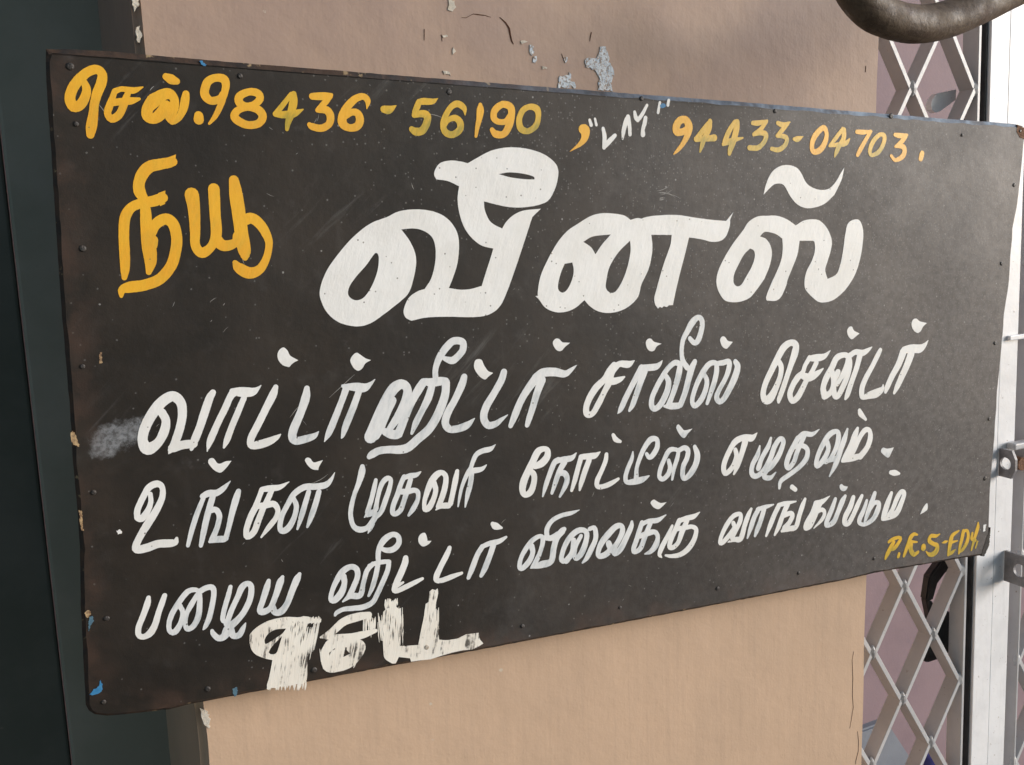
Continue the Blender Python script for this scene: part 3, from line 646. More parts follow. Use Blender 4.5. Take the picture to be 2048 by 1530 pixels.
('letter','w',[],[(276.7,305.8,1,287.2,304.3,0,296,304.9,0,304.8,307,1,314.7,336.5,1,304.6,338.8,0,295.7,345,0,288.9,354,0,285.1,365.2,0,283.9,375.2,0,285.1,384.2,1,275.9,387.8,0,266.3,388.9,1,264.5,392.4,0,265.7,396.8,0,269.9,401.4,0,278.3,403.4,0,286.8,402.9,0,292.3,401.8,1,301.6,407,0,312.7,412.4,0,326.6,415.3,0,342,415.1,0,356.4,412,0,367.2,406.1,0,371.6,399.3,0,370.8,390,0,367.7,381.7,0,362.5,374.6,0,353.2,371,0,340.1,369.1,0,328.5,369.1,0,316.9,370.9,0,306.2,373.2,1,306.9,366.7,0,310.7,358.8,0,315.8,354.9,0,322.3,352.3,1,326,357.8,0,332.4,363.1,0,341.5,366.7,0,356.3,368.3,1,348.8,361.6,1,343.1,345.2,0,335.6,324.2,0,328,304.3,0,321.7,291.5,0,314,285.2,0,305,282.8,0,293.6,282.5,0,274.9,283.4,0,257.7,283.2,0,245.7,281.1,1,240.9,283.9,0,239.4,289.5,0,243.4,298.5,0,250.6,303.6,0,256.6,305.3,1,262,313.4,0,265.1,324.6,0,265.7,335.9,0,263.3,344.3,0,257.3,349.3,0,248.4,351.6,0,237.8,350.8,1,243.6,343.6,0,248.3,334.8,0,249.7,325.9,0,247.6,313.6,0,243.4,302.4,0,236.3,295.8,1,223.3,286.6,0,212.8,280.2,0,202.5,278.2,0,190,281,0,181.2,287.3,0,175.9,296.1,0,174.4,305.9,0,179.6,319.8,0,189.8,333.7,0,201.1,345.6,0,213.6,354.9,0,226.8,359.9,1,236.7,364.4,0,250.8,366,0,265.1,364.3,0,276,358.9,0,283.3,349.5,0,285.2,339.3,0,284,325.7,0,280.4,314.3,0)],[(218,333.2,0,219.9,330.4,0,219,320.5,0,215.4,310.7,0,210.8,303,0,206.1,298.7,0,200.5,298.1,0,196,301.7,0,196.6,307.7,0,201.8,315.2,0,209.9,323.9,0,215.7,331.5,0),(318.6,394.5,1,328.1,396.1,0,341,395.4,0,349.6,393.4,0,350.2,391.3,1,342.4,391.2,0,329.5,392.2,0)]),
('letter','w',[],[(352.8,297.9,1,355.4,296,1,361.6,288.7,0,369.9,284.8,0,379.1,284.1,0,389.5,287,0,398.8,293.7,1,404.2,288.5,0,411.8,284.2,0,421.5,282.3,0,433.5,283.6,0,444.3,288.5,0,451.8,295.9,0,454.7,306.2,0,461,318.3,0,463.9,329.6,0,464.4,338.9,0,462.9,348.2,1,484,348.2,1,482.7,338.9,0,476.6,322.9,0,470.6,303.1,0,468.2,293.6,0,469.5,287.9,1,472.5,284.7,1,474.2,286.3,1,476.5,285.3,1,478.4,286.7,1,481.6,285.8,1,483.8,287.3,1,487.9,287.4,1,490.2,298.9,0,494.1,315.2,0,499,333.3,0,502.1,346.1,1,514.8,344.7,0,526.8,342.4,0,536.3,343.4,0,542.1,347.8,0,545.4,356.5,0,545.5,361.8,1,548.7,368.6,1,541.3,360.8,1,525.7,361.6,0,508,363.2,0,488.3,365.3,0,468,364.5,0,457,363,0,452.6,361.6,1,448.2,362.1,0,441.7,360.5,1,435,364.1,0,424.2,365.5,0,413.6,365.6,0,403.1,363.2,0,390.8,356.7,0,380.7,350.4,0,371.7,340.6,0,362.9,326.3,0,357.1,313.9,0,354.8,301.4,0,355.2,298.3,1)],[(379.2,324,1,386.4,325.1,1,387.9,319,0,386.8,311.7,0,382.8,303.6,0,378.3,300.3,0,374.1,302.4,0,373.5,307.4,0,375.8,316.4,0),(396.4,342,1,405.7,346.5,0,422.7,348.2,1,414.4,339.8,0,408.3,331.7,1,403.9,337.5,0),(441.8,343.2,1,442.6,334.3,0,439.8,320.4,0,434.8,308.3,0,428.6,300.1,0,423.1,299.7,0,419.3,303.5,0,419.6,310.4,0,422.4,321.4,0,430.7,333.4,0)]),
('letter','w',[],[(560.4,352.7,0,566.1,360.1,0,575.7,365.1,0,586.9,366,0,598.2,366.1,0,609.9,363.1,0,620.7,357.7,1,630.7,362.4,0,642.5,363.5,0,650.6,361.6,0,659.3,354.6,0,665.2,344.4,0,664.9,335.1,0,661.7,324.8,0,659.4,316.6,0,663.1,307.9,1,673.7,312.3,0,677.7,321.6,0,680.1,334.1,0,681.5,349.6,0,684,359.9,0,691.3,363.8,0,698.3,363.2,0,703.1,356,0,704.5,345.6,0,702.8,328.8,0,697.3,312,0,687.3,298.5,0,675.6,289.7,0,666.2,286.3,0,655.4,286,0,646.9,290.3,0,637,298.3,0,635,306.5,0,636.9,315.7,0,642.8,325.9,0,645.4,335.1,0,644.1,342.8,0,641.4,343.8,1,626.3,343.7,1,624.6,331.1,0,619.6,318.9,0,615.1,308.8,0,613.6,302.8,1,608.5,292.7,0,602.3,288.7,0,592,289,1,590.5,292,0,594.9,303,0,601.7,316.1,0,606.1,327.1,0,606.9,337.1,0,605.8,345.6,1,598.1,349.6,0,589.1,351.5,0,584.1,351.2,0,579.9,347.5,1,587,345.1,0,592.5,339.1,0,594.6,331.1,0,592.5,320.2,0,587.3,308.7,1,577.5,297.3,0,570.4,291.4,0,558.1,288.4,0,544.5,290,0,536.8,298.1,0,533.6,306.9,0,535.1,316.7,0,541.1,328.3,0,550.1,341,0)],[(569.4,336.6,1,573.9,334.6,0,575.2,329.2,0,572.3,320.3,0,566.6,311.4,0,561.5,304.1,0,556.6,302.7,0,552.7,306.2,0,552.9,313.6,0,557.3,322.4,0,562.9,331.2,0)]),
('stroke_mark','w',[],[(581.6,384.7,1,583.7,394,0,588.1,402.9,0,595.2,408.9,0,605.2,411.7,0,616.8,410.2,0,623.6,405,0,629.4,397.3,0,636.3,393,0,647,390.6,0,657.5,391.8,0,665.1,397.8,0,671.1,406.5,0,675,411.9,1,672.9,401.5,0,668.3,392.3,0,664.7,386.2,1,653.3,377.8,0,640.4,374.1,0,629.9,373.9,0,620.5,377.2,0,612.3,384,0,605.3,392.7,0,600,395,0,593.7,394.3,0,588.9,391.2,0)],[]),
('letter','w',[(60.1,222.6,6.1,62.7,216.3,6.1,61.2,208.5,7.1,56.8,200.9,6.9,50.1,197.1,9.6,46.8,202.7,7.2,48.3,211.3,7.4,53.6,221.3,7.9,60.4,229.5,8.1,67.9,233.4,7.8,73.1,228.7,7,74,220.7,6.6,72.4,212,6.3,69.2,202.5,6.3,66,195.7,5.1,63.6,192.4,0.9),(65.1,194.9,4.4,66.4,196.1,7.1,73.1,197.8,6.7,80.6,198,6.7),(95.4,234.3,4.8,92.8,230,6,89,219.6,6.4,85.3,209.2,6,81.6,200.6,6,79.1,194.1,2.6)],[],[]),
('letter','w',[(89.9,191.6,0.7,92.5,199.7,5.2,98.1,211.8,5.2,103.5,222.2,5.3,107.2,230,5.3,109.9,233.4,6.6),(109.1,234.3,4.9,115.1,233.5,7.6,122.9,233,6.8,127.4,235.4,2.7,129.6,237.6,0.5),(117.2,229.3,4.4,112.9,219.7,4.9,107.4,207.5,4.9,104,198.7,4.8,101.7,193.5,1.8)],[],[]),
('dot','w',[],[(142.2,260.3,0,144.1,263.4,0,146.8,264.6,0,149.4,262.3,0,151.1,258.6,0,154.7,256.1,0,157.3,254.6,1,153.2,252.6,0,150.4,249.8,1,145.6,251.6,0,142.5,255.8,0)],[]),
('letter','w',[(140.2,235.6,4.1,137.9,229.8,6.3,132.2,219.2,5.9,126.2,207.8,5.9,121.5,199.1,5.8,120.9,193.6,5.2,125.3,193.2,6.5,133.3,194.9,6.5,139.7,197.6,4.2,142.9,199.9,0.8)],[],[]),
('letter','wt',[(163.2,233.2,4.6,162.2,226.4,7,158.3,215.5,6.5,153,203.9,7,151.5,197.5,6.8,154.1,194,6.4,161.5,194.8,6.2,168,196.6,4.8,171.4,199.6,0.8)],[],[]),
('dot','w',[],[(196.7,252.7,0,199.2,256.8,0,202,258.2,0,205.3,256.1,0,208.7,253.6,0,213,252,1,208.6,249.8,0,206.2,246.2,0,202.8,244.3,0,199,247,0)],[]),
('letter','wt',[(175.7,191.5,0.8,179.3,198,5.3,184.2,209,5.8,189.6,221.8,5.3,193.1,231,5.8),(190.7,233.2,3,199.8,232,7,207.4,231,7.2,212.3,233.6,3.4,216,237,0.5),(203.1,228.5,5.4,198.6,216.5,5.9,192.6,202.7,5.8,190.1,195.3,3.4,189,193.2,1.2)],[],[]),
('letter','wt',[(212.2,192.3,11.5,215.2,202.1,8,222.2,216,8.5,230.2,228,9.5,237.2,231.9,8.2,242,228.2,7.4,241.1,219.6,8.2,235,207.4,7.7,227.5,197.3,5.6),(229.7,219.4,7.6,225.1,210.1,7.1,220.1,198.9,7.1,215.6,193,8.6),(224,195.2,6.6,229,192.8,7.7,233.9,192.4,7.9,235,193.8,7.7,240.1,205.1,6.7,245.2,216.4,6.7,251.3,226.7,7.7,255.3,232.3,7.2),(255.9,233.2,5.3,261.5,231.9,7.3,269.7,232.4,7.4,274.4,232.6,5.4),(262.5,228.9,6.2,259.4,219.4,6.8,254.3,209.9,5.7,249.1,200.5,5.7,245.6,192.2,2.6),(274.4,231.2,7.3,273.9,222.4,7.4,270.8,212.7,7.9,265.6,202.2,7.9,259.4,193.8,7.9,251.1,187.6,7.8,243,181.4,7.7,235.9,180,7.4,226.9,180.8,6.4,218.9,180.6,6.4,213,178.2,6.5,210.8,176.6,4.6),(265.6,235.6,5.1,265.6,242.4,5.2,268.7,251,6.2,274.9,259.4,6.7,281.1,264,6.4,288.4,262.8,6.4,288.9,256.9,6.4,285.3,252.2,6.2,280.1,248.5,6.5,274.9,249.7,4.8,271.3,251.4,2.9)],[],[]),
('dot','w',[],[(298.5,243.7,0,300.1,248,0,304.9,248,0,307.1,243.7,0,310.9,238.5,0,315.5,236.6,1,310.9,233.5,0,308.3,231.5,0,303.4,234.5,0,299.6,239.6,0)],[]),
('letter','wt',[(290.1,234.7,5.9,288,228.4,7,282.3,216.9,6.4,276,206.4,6.9,273.9,198.6,6.8,277.1,193.4,6.3,284.4,192.8,6.6,292.9,195.2,6.3,299.3,200.2,0.9)],[],[]),
('letter','wt',[(325.1,236.8,6.1,323,230.4,6.7,316.5,219.7,6.6,309.5,209,7.2,307.4,200.1,7,311.3,193.7,6.5,317.9,194.2,5.8,323.3,197.4,3.8,329,201,0.7)],[],[]),
('dot','w',[],[(369.5,258.5,0,371.8,262,0,375.2,262.1,0,378.7,259.1,0,386,258.3,1,381.1,254.9,0,377.7,251.8,0,373.1,252.7,0)],[]),
('letter','wt',[(331.7,191.6,4.6,335.5,200.1,6.8,340.9,212,6.8,347.5,221.8,7.4,354.2,229.6,8.5),(353.6,230.7,6.5,360.9,234.3,7.9,372.3,234.2,7.7,381.7,232.2,6.3,388.6,236,3.4,392.6,238.9,0.6),(359.9,228.2,8.1,355.5,217.2,6.9,351.7,205.1,6.4,348.5,196,5.8,346.9,191,4.6)],[],[]),
('letter','w',[(430,236.7,4.4,436.3,238,6,444.3,237.2,6.5,449.9,240.1,0.9),(429.5,237.5,5.7,424.8,232.7,5.8,420.1,225.3,6.2,412.6,219,7.2,406.1,210.1,6.8,403,201.8,6.3,404.1,196.2,6.4,409.4,196.3,5.7,415,204.4,6.4,420.5,214.3,5.9,425.1,222.5,6.9,427.8,230.8,5.9,433.4,237.3,5.8),(421.1,224.4,5.9,429,223.1,6.8,435.8,224.4,5.4,440.2,226.3,2)],[],[]),
('dot','w',[],[(461,255.7,0,463.4,258.6,0,466.5,258.5,0,469.6,255.8,0,477.6,253.7,1,472.8,251.8,0,470,248,0,466.4,247.6,0,462.8,250,0)],[]),
('letter','wt',[(434.4,194.3,0.6,437.7,198.5,5.5,442.3,207.7,6.1,448,217.7,6,453.6,226.9,6.6,457.4,233.5,6.6),(456.9,233.6,5.2,464.5,233.2,6.5,472.6,233.6,6.3,476.6,236,3.9,478.9,238.7,0.8),(461.5,230.7,6.1,456.9,220.6,6.6,453.2,210.5,6.1,449.6,201.2,5.6,446.5,196.3,3)],[],[]),
('letter','wt',[(483.8,224.3,4.9,486.4,218.9,6.2,484.9,210.2,6.9,479.1,200,6.7,473.1,196,5.8,469.4,198.9,5.9,469.6,205.9,5.7,473.4,214.4,5.7,479.2,223.7,5.7,485,231.2,5.5,492.1,236.1,5.5,497.4,234.1,5.8,497.2,227.1,6.9,494.5,216.7,6.4,490.8,206.3,5.8,487.5,198.6,6.4),(482.9,197.6,2.6,489.7,197.1,6.2,498.1,197,6.3),(500.1,197.7,6.4,504.4,208.1,6.5,507.5,219.5,7,510.2,229,7.5,513.8,236.1,5.3),(505.9,231,5.7,500.9,237.4,5.4,499.1,245.4,4.7,500,255.9,5.3,504.3,263.5,6.2,509.2,271.2,7.1,515.3,275.8,5.3,519.7,272.6,5.6,519.6,264.7,5.9,516.3,255.2,6.3,512.2,253.2,5.2,507.3,257.3,4.6)],[],[]),
('dot','w',[],[(540.6,254.2,0,542.6,257.5,0,545.8,257.2,0,549.3,253.5,0,554.9,252.3,1,551.3,248.5,0,548.1,246.2,0,543.6,248.3,0)],[]),
('letter','wt',[(523.8,224.8,4.4,527.9,218.3,5.3,526.8,209.4,6,522.4,200.7,6.4,516.2,195.7,5.5,512.8,199.5,5.2,514,207.5,5.4,518.2,217.9,5.9,524.2,227.4,6.4,530.3,233.3,5.8,536.8,233.5,5.1,538.3,226.7,6,536.2,216,6.1,532.4,205.4,5.5,529.4,197.1,4),(536.9,233,4.5,544.5,233.5,5.5,551.6,234.1,5.6,551.9,227.8,6.2,548.6,218.9,5.6,542.5,209.3,5.5,539.6,202.3,6,543.2,197.5,5.4,548.5,200.8,6.5,554.6,210.4,7.3,559.6,220.1,7.9,561.8,229,7.2,558.8,234,5.1)],[],[]),
('letter','w',[(608.9,232.2,5.7,612.8,226.4,6.3,612.3,217.2,6.5,607.8,206.3,7.7,602,197.3,10.1,596.3,195.8,8.3,593.1,201.6,6.9,595.3,211.6,7,601.4,223.3,7.5,608.7,235.9,8.1,615,244.8,8.2,622.9,248.7,6.6,629,246.1,7.6,628.4,238.7,9,624.5,227.7,7.2,620.5,216.7,6.6,616.6,205.7,6.6,612.6,195.7,6,612.2,192.9,3.8)],[],[]),
('letter','w',[(646.1,232.7,5.7,655.2,232.8,7.7,664.8,233.7,6.2,672.1,239,0.9),(646.7,233.2,5.9,641.8,225.9,5.4,639.3,219.4,5.9,633.7,215,7.5,628.3,207.8,7.2,625.3,199.5,7.1,628.8,192.7,6.1,635.1,196.1,7.5,640.5,204.3,7.2,644.7,211.6,6.6,650.2,218.8,6,655.6,228,6.1),(638.4,216.7,6.5,648.2,214.2,8.6,657.6,217.5,6.4,664.6,221.9,1.5)],[],[]),
('dot','w',[],[(691.9,257.3,0,694.1,261,0,697.8,261.4,0,700.7,257.5,0,708.2,254.3,1,703.1,251.2,0,698.9,248.9,0,694.2,252,0)],[]),
('letter','w',[(668.6,194.9,8.2,666.1,202.7,7.4,669.1,212.1,8.1,675.6,222.3,8,681,231.5,7.4,690.8,234,5.7,695.5,230.9,6.6,694.3,222.3,7.7,688.9,212.9,6.2,683.9,205.5,5),(676.6,217.4,6.7,678.7,207.7,6.2,676.9,199.2,6.8,670.5,194.7,6.8),(683.5,217.1,7.6,679.9,207.6,5.7,680.9,196,7,685.5,193.8,6.8,691,202.2,7.6,695.8,212.5,7.7,698,224,7.6,696,231.8,7.3),(697.2,232.7,6.5,704.5,236.2,6,713.5,234.8,6.9,720.9,237.4,4.9,725.8,240.3,0.9),(710.5,232.1,7.8,707.2,219.7,7.1,702,206.3,7.1,698,194.9,7.1,695.8,190.7,4.1)],[],[]),
('letter','w',[(737.2,236.7,5.2,734.4,231.9,6.5,727.7,220.5,6.4,720.9,210.1,7.1,716.6,200.6,7.2,716.7,192.8,6.9,718.8,190.2,4.9,727.7,192,8.3,736.7,193.5,9.8,743.6,197,6.3,744.5,201.1,1.9)],[],[]),
('dot','w',[],[(777.1,260.7,0,778.6,265.6,0,783.3,266.6,0,788.3,263.8,0,798.3,261.7,1,793,257.7,0,790.7,253.8,0,786.2,252,0,780.4,255.1,0)],[]),
('letter','w',[(748.5,194.2,4.7,750.6,199.5,7.4,756.2,210.2,8,763.2,220.7,8.7,768.6,233.3,10.1),(769,235.3,7.7,779,236.4,9,791.3,235.8,9.4,797.8,239.1,5.5,802.1,243.7,0.8),(779.6,230.9,10.3,775.3,220.1,9.5,769.7,209.4,8.8,764,198.7,7.4,760.4,192.2,3.8)],[],[]),
('letter','w',[(40.8,148.2,4.5,41.1,153.9,4.6,45.6,163.2,4.7,49.6,169.3,5.2,54.9,171.2,5.3,58.2,168.4,4.1,57.9,161,4.6,53.3,151.6,5.5,47.7,143.2,6,42.8,135.6,5.5,39.2,128.6,5.4,39.4,124.8,5.9,46.1,125.2,6.7,53.8,127.1,6.3,60.6,126.6,6.3,65.3,126.8,5.1,66.5,129.6,2.4),(50.1,164.3,3.4,50,157.8,3.8,47.3,151.5,4.7,43.4,147,5.4,40.8,148.2,4.8)],[],[]),
('dot','w',[],[(90.3,183.4,0,91.6,186.2,0,94.4,185.9,0,96.2,182.8,0,98.5,181.6,0,102.6,183,0,106.7,183.1,1,104,179.5,0,100.7,176.1,0,97.9,175.1,0,93.7,178,0)],[]),
('letter','wt',[(74,123.1,2.9,77.2,134.5,4,81.1,145.9,4,85.9,157.1,3.6),(85.5,158.8,4.2,89.9,160.4,5.5,95.4,160.2,5.1,100.3,163.1,4.3,105.4,168,0.7),(93,158.8,4.5,90.4,150.7,4.9,87.7,141.7,4.8,84.9,130.2,4.4,83,121.9,3.2),(89.4,147.4,5.1,94.2,147.7,4.5,96.8,143.1,4.3,95.4,135.7,4.1,92.8,129.2,4.5,91,125.1,5),(89.4,124.1,2.6,94.2,125.1,5.2,99.8,124.8,5.2,101.1,126.4,4.2,103.3,133.8,4.1,106.1,144.6,4.9,109.2,154.5,5.4,111,159.8,4.1)],[],[]),
('letter','w',[(128.1,159.3,4.3,133.5,159.5,5.2,141,159.6,4.4,148.2,163,0.7),(128.1,159.3,4.2,125.1,151.9,4.2,122.8,146.1,5.1,118.9,138.8,5.1,115.8,129.7,4.6,116.4,124.4,5,121.1,127.3,5.2,124.6,135.5,5.1,128.1,143.8,4.7,131.6,150.3,4.7,135.1,157.7,4.3),(124.1,146.8,4.8,130.7,146.9,5.2,136.5,147.1,5,139.3,142.4,4.1,137.9,136.5,4.4,132.7,130.2,4.4,126.5,122.7,1.6)],[],[]),
('dot','w',[],[(160.5,178.5,0,162.6,180.4,0,165.2,178.9,0,167.3,176.1,0,174.3,177.3,1,171.1,172.2,0,170.6,169.9,1,166.7,170.7,0,163.3,173.4,0)],[]),
('letter','wt',[(151.3,149.8,3.7,153.3,143.5,4.2,151.4,134.9,4.4,147,127.5,5.4,142.7,125.4,5.2,140.6,128.3,4.2,142.1,136.9,4.3,146.5,145.1,4.4,151.8,153.2,4.9,159.6,157.6,5.4,168.2,157.2,5.3,176,157.7,5.4,180.4,161.6,3.2,183.3,166.8,0.5),(162.9,153.8,4,160.2,145.3,4.4,156.9,135.1,4.4,153.7,125.6,1.9),(170.7,152.9,4.4,167.9,143.5,4.9,164.2,133.4,4.5,161.3,126.4,2.2)],[],[]),
('letter','wt',[(205.1,169.3,4.1,204.7,164.9,6,202,156.3,4.6,198.5,147.8,3.8,195.8,137.7,4.1,195.3,130.3,4,197.4,122.6,4.2,202.2,119,5.1,208.2,119.7,4.7,212.8,124.4,5.2,215.9,129.3,4.8),(208.9,115,0.5,210.8,118.6,3.6,212.8,122.2,4),(215.8,157.5,3.2,214.6,152,4.2,211.9,141.8,4.2,208.7,132.4,4.3),(206.4,128.6,1.3,209.9,130.8,5.5,214.4,131.8,5),(215.5,133.9,4.6,217.1,142.7,3.7,219.9,152.2,4.3,223,156.7,4.7,226,157.9,4.4,228.1,155.8,3.8,226.7,149.2,4.3,223.6,140.5,4.7,219.7,131.2,4.4,215.1,127.2,4)],[],[]),
('letter','wt',[(239.4,156.9,3.9,243.7,158,4.6,249.1,158.2,4.3,253,160.4,1.1),(239,157.7,4.4,235.9,151.2,4.4,233.5,143.9,4.8,230.4,136.7,4.7,229.2,130.4,4.5,231.5,128.2,4.6,235.8,130.8,4.9,238.5,137.3,4.4,241.3,145.4,4.8,244.4,154.9,4.4),(235.1,146,4.5,241.3,145.4,5.3,247.5,145.8,4.5,250.6,143.6,4.2,250.2,137.5,4,246.7,131,4.9,242.7,125.8,2.5)],[],[]),
('letter','w',[(264.1,149.8,5.4,265.7,144.3,4.8,264.1,137.5,4.9,260.1,130.3,5.8,256.5,129.1,4.4,256,134.6,4,257.7,141.3,4.9,261.7,150.8,6.2,266.5,156.5,6.1,271.2,157.9,4.5,274.4,154.1,4.7,273.7,145.7,5.3,270.9,136.8,5.4,268,130.1,5),(265.8,127.6,1.2,270.5,130.2,4.8,276.9,129.9,5.4),(278.5,131.3,5,280.9,141.9,5,282.9,150.9,5.4,284.3,157.8,3.8)],[],[]),
('letter','wt',[(285.2,128.1,1.3,286.6,136.6,2.9,289,145.7,3.4,293.1,154.6,4.2,296.3,158.9,4.7),(294.7,157.1,4.7,300.5,156.9,5.1,306.3,157.6,4.1,310.2,160.5,1),(297.2,155.7,4.6,296,146.5,5,293.6,137.4,4.6,291.4,127,1.3),(295.9,158.2,3.8,298,164.2,4.2,301.2,170.1,4.6,307,172.7,4.8,313.6,173.6,4.5,318.3,177,0.5)],[],[]),
('letter','w',[(355.1,155.1,5.6,361.3,157.2,7.3,366.1,162.1,7,366.5,167.4,5.6,363,169.4,4.9,357.3,167.3,6.9,352.6,158.9,6.9,347.9,150.5,6.9,344.2,142.1,7.4,343.6,135,6.1,346.3,131.2,5.2,351.1,133.3,6.5,353.9,140.2,5.9,354.2,147.2,5.6,351.3,151.1,5.3)],[],[]),
('letter','wt',[(362.7,128.1,1.6,365.1,136.3,4.5,368.9,146.7,5.1,373.1,156.1,5.6,377,158.4,5.8),(374.5,157.7,4.6,381.9,158.4,5.5,389.9,159,5.3,394.3,162.9,1.2),(383,156,6.1,378.2,148.4,5.6,374.9,139.8,5.1,371.5,130.1,3.3),(377.2,146.7,4.9,383.2,146.1,5.7,385.8,141.4,5.4,384.4,135.2,5.2,379.2,126.2,2.5)],[],[]),
('letter','w',[(390.6,130.4,3.3,393.4,138.8,5.2,396.1,148.5,5.2,398.9,158.2,5.2),(398.9,159.1,5,406,158.9,5.9,413.1,159.1,5.7,417.8,161.7,1.2),(407.1,155.6,5.8,403.3,145.9,5.8,400,136.3,5.2,398.5,129.9,2.3)],[],[]),
('dot','w',[(430.6,175.8,3.3,433.4,171.5,4.6,438.2,169.2,2.7)],[],[]),
('letter','w',[(424.4,159,4,423.6,153.1,4.8,419.7,144.3,4.8,415.8,136.5,5.3,416.2,131.4,4.6,421.2,130.4,4.7,429.5,132.3,5,437.2,135.7,3)],[],[]),
('letter','wt',[(451.4,158.9,1.5,450.4,152.5,4.4,446.4,143.6,4.9,444.6,136.3,4.8,446.3,131.9,4.5,453.8,131.6,6.2,462.4,132.6,6,469.3,135.2,1.4),(455.8,135.2,5.4,456,143.5,4.4,458.9,152.6,5,463.4,161.5,5.5,469.6,168.4,6.1,476.1,167.9,4.7,476.9,161.3,5.6,473.4,155,6,469.1,152.1,4.7,465.8,155.7,3.8)],[],[]),
('dot','wt',[],[(496.5,177,0,498.6,179.9,0,502.1,177,0,505.6,173.9,0,514.3,174.7,1,509.6,170.7,0,505.9,166.8,0,501.3,169.5,0)],[]),
('letter','wt',[(489.6,147.4,4.2,491.5,141,5,489.6,134.6,5.7,484.2,130.8,4.9,480.3,133.6,4.7,481.1,140.2,5.1,484.6,148.3,5.1,489.7,156.4,5.5,495.2,157.3,4.2,499.5,155,4.2,498.9,148.9,5.1,496,139.7,4.6,494.3,129.5,2.7),(499.7,155.5,5.1,506.3,157.7,5.2,510.4,154.5,5.4,509.6,147.9,5.8,506,140.6,5.8,505.6,132,5.5,508.3,128.9,5,514.3,133.1,6.9,519.6,141.2,7,520.9,149.8,6.7,517.6,157.7,4.3)],[],[]),
('letter','w',[(563.9,150.7,4.8,565.6,144.4,5.7,562.4,135.4,6.3,554.7,129,5.4,551.4,133.4,6,552.7,141.5,6.3,558.3,152.2,6.3,564.1,158.9,7,573.9,161.7,6.3,582.7,160.4,7.1,588.3,164.7,1),(574.8,157,7.7,571.1,144.9,6.4,567.4,135,5.8,563.7,127.6,2.6)],[],[]),
('letter','wt',[(592.4,151.8,2.1,590.2,143.2,5.9,585,134.3,5.9,584.7,126,5.9,590.2,122.8,5.5,598.9,127.7,6.4,605.9,138.6,6.6,610.3,149.7,6.6,616.3,156.6,5.7,620.7,153,5.9,616.1,140.8,6.7,608.9,132,7,601.5,127.5,7.8,599.9,121.3,5.6,607.2,119.5,5.1,613.6,124.2,1.3),(605.2,158.3,3.2,602.5,150.4,5.9,595.5,139.6,5.9,592.3,130.5,6.6)],[],[]),
('letter','wt',[(638.7,155.7,5.5,645.1,159.4,5.5,655.9,158,5,664.5,162.1,1),(638.1,155.3,6.7,633.9,148.7,6.7,628.6,139.7,6.8,626.2,131.4,6.6,629.2,126.9,5.6,635.1,132.7,6.1,638.4,142,6.2,643,151.1,6.2,646.5,158.3,6.2),(635.3,147.6,5.4,644.6,147.6,5.2,651,143,5.6,650.3,134.5,6.9,642.2,126.7,5.8,630.7,120.4,5.6,620.5,115,5.3,619,108.2,3.3)],[],[]),
('letter','wt',[(675.7,148.3,5.9,677.7,141.7,6.3,674.2,133.4,7,666.6,126,6.3,663.3,127.9,6,665.1,136.4,6.3,670.4,146.6,6.9,677.9,155.7,7.1,687.3,158.2,5.3,690,151.5,7,687.4,140.8,6.4,681.3,131.6,5.5,676,128.3,4.7),(673.3,127.5,1.7,682.7,130.4,5.8,689.6,130.8,5.6),(700.9,159.5,2.9,697.8,149.7,7.2,693.8,139.2,7.2,688.7,125.5,7.2,681.6,113.6,2)],[],[]),
('letter','w',[(714.2,159.1,4.1,711.6,152.9,8,706.9,142.4,7.2,700.1,131,7.2,697,127.1,2.6,709.5,129,7,719.3,130.3,6.4),(706.5,130.4,6.5,711.6,137.6,6.5,717.6,149.1,6.5,724.1,156.3,6.4,730.2,155.8,5.4,732.1,147.9,7.4,728.7,138.3,7.3,720.8,130.2,7.8)],[],[]),
('dot','w',[(715.1,177.2,4.4,717.1,173.8,5.9,724.5,167.4,2.9)],[],[]),
('dot','wt',[],[(748.1,132.7,0,750.6,136.4,0,756.7,134.7,0,765.5,135.3,1,763,130.8,0,759.1,125.2,0,752.9,128.3,0)],[]),
('letter','w',[(565.6,79.9,4.7,567.2,75.6,5.2,563.1,69.7,5.8,554.8,62.4,5.5,551.3,62.9,4.8,553.1,70,5.2,558.8,79.7,5.8,565.9,86.7,5.4,573.4,87.4,4.6,573.8,81.1,5.9,569.8,73.1,5.3,565.3,65.2,5.3),(560.8,61.8,1.4,568.5,63.2,5,575.5,63.4,6.5,579.2,75.1,6,582.5,84.2,6,586.1,91,3.5)],[],[]),
('letter','wt',[(583.5,62.9,2.4,587,73.1,6,590.3,82.2,6,594.9,89.7,6),(593.6,89.8,4.4,602.6,90.9,5,612.9,92.4,1.6),(601.5,88.4,6.1,598.3,78.1,6.1,594.9,70,6.1,592.5,63.9,3.5)],[],[]),
('letter','w',[(606.1,62.1,3,610.4,72.3,6.2,614.9,82.5,6.2,619.6,90.5,6.1),(618.9,91.2,4.4,627.4,91.8,5,640.7,92.4,1.6),(630.2,90.4,6.9,625.5,81.2,6.2,621.1,69.9,6.2,616.6,61.8,3),(627,80,5.7,634.9,81.2,5.3,637.1,77.7,6.2,633.6,71.6,6.2,627.9,66.9,6.7),(625.1,64.5,3.4,634.7,65.5,5.7,642.6,66.7,6.2,645.9,77.7,6.3,649.2,87.1,6.3,651.9,93.4,3.7)],[],[]),
('dot','w',[(634.3,107.7,4.9,639.2,104.3,4.5)],[],[]),
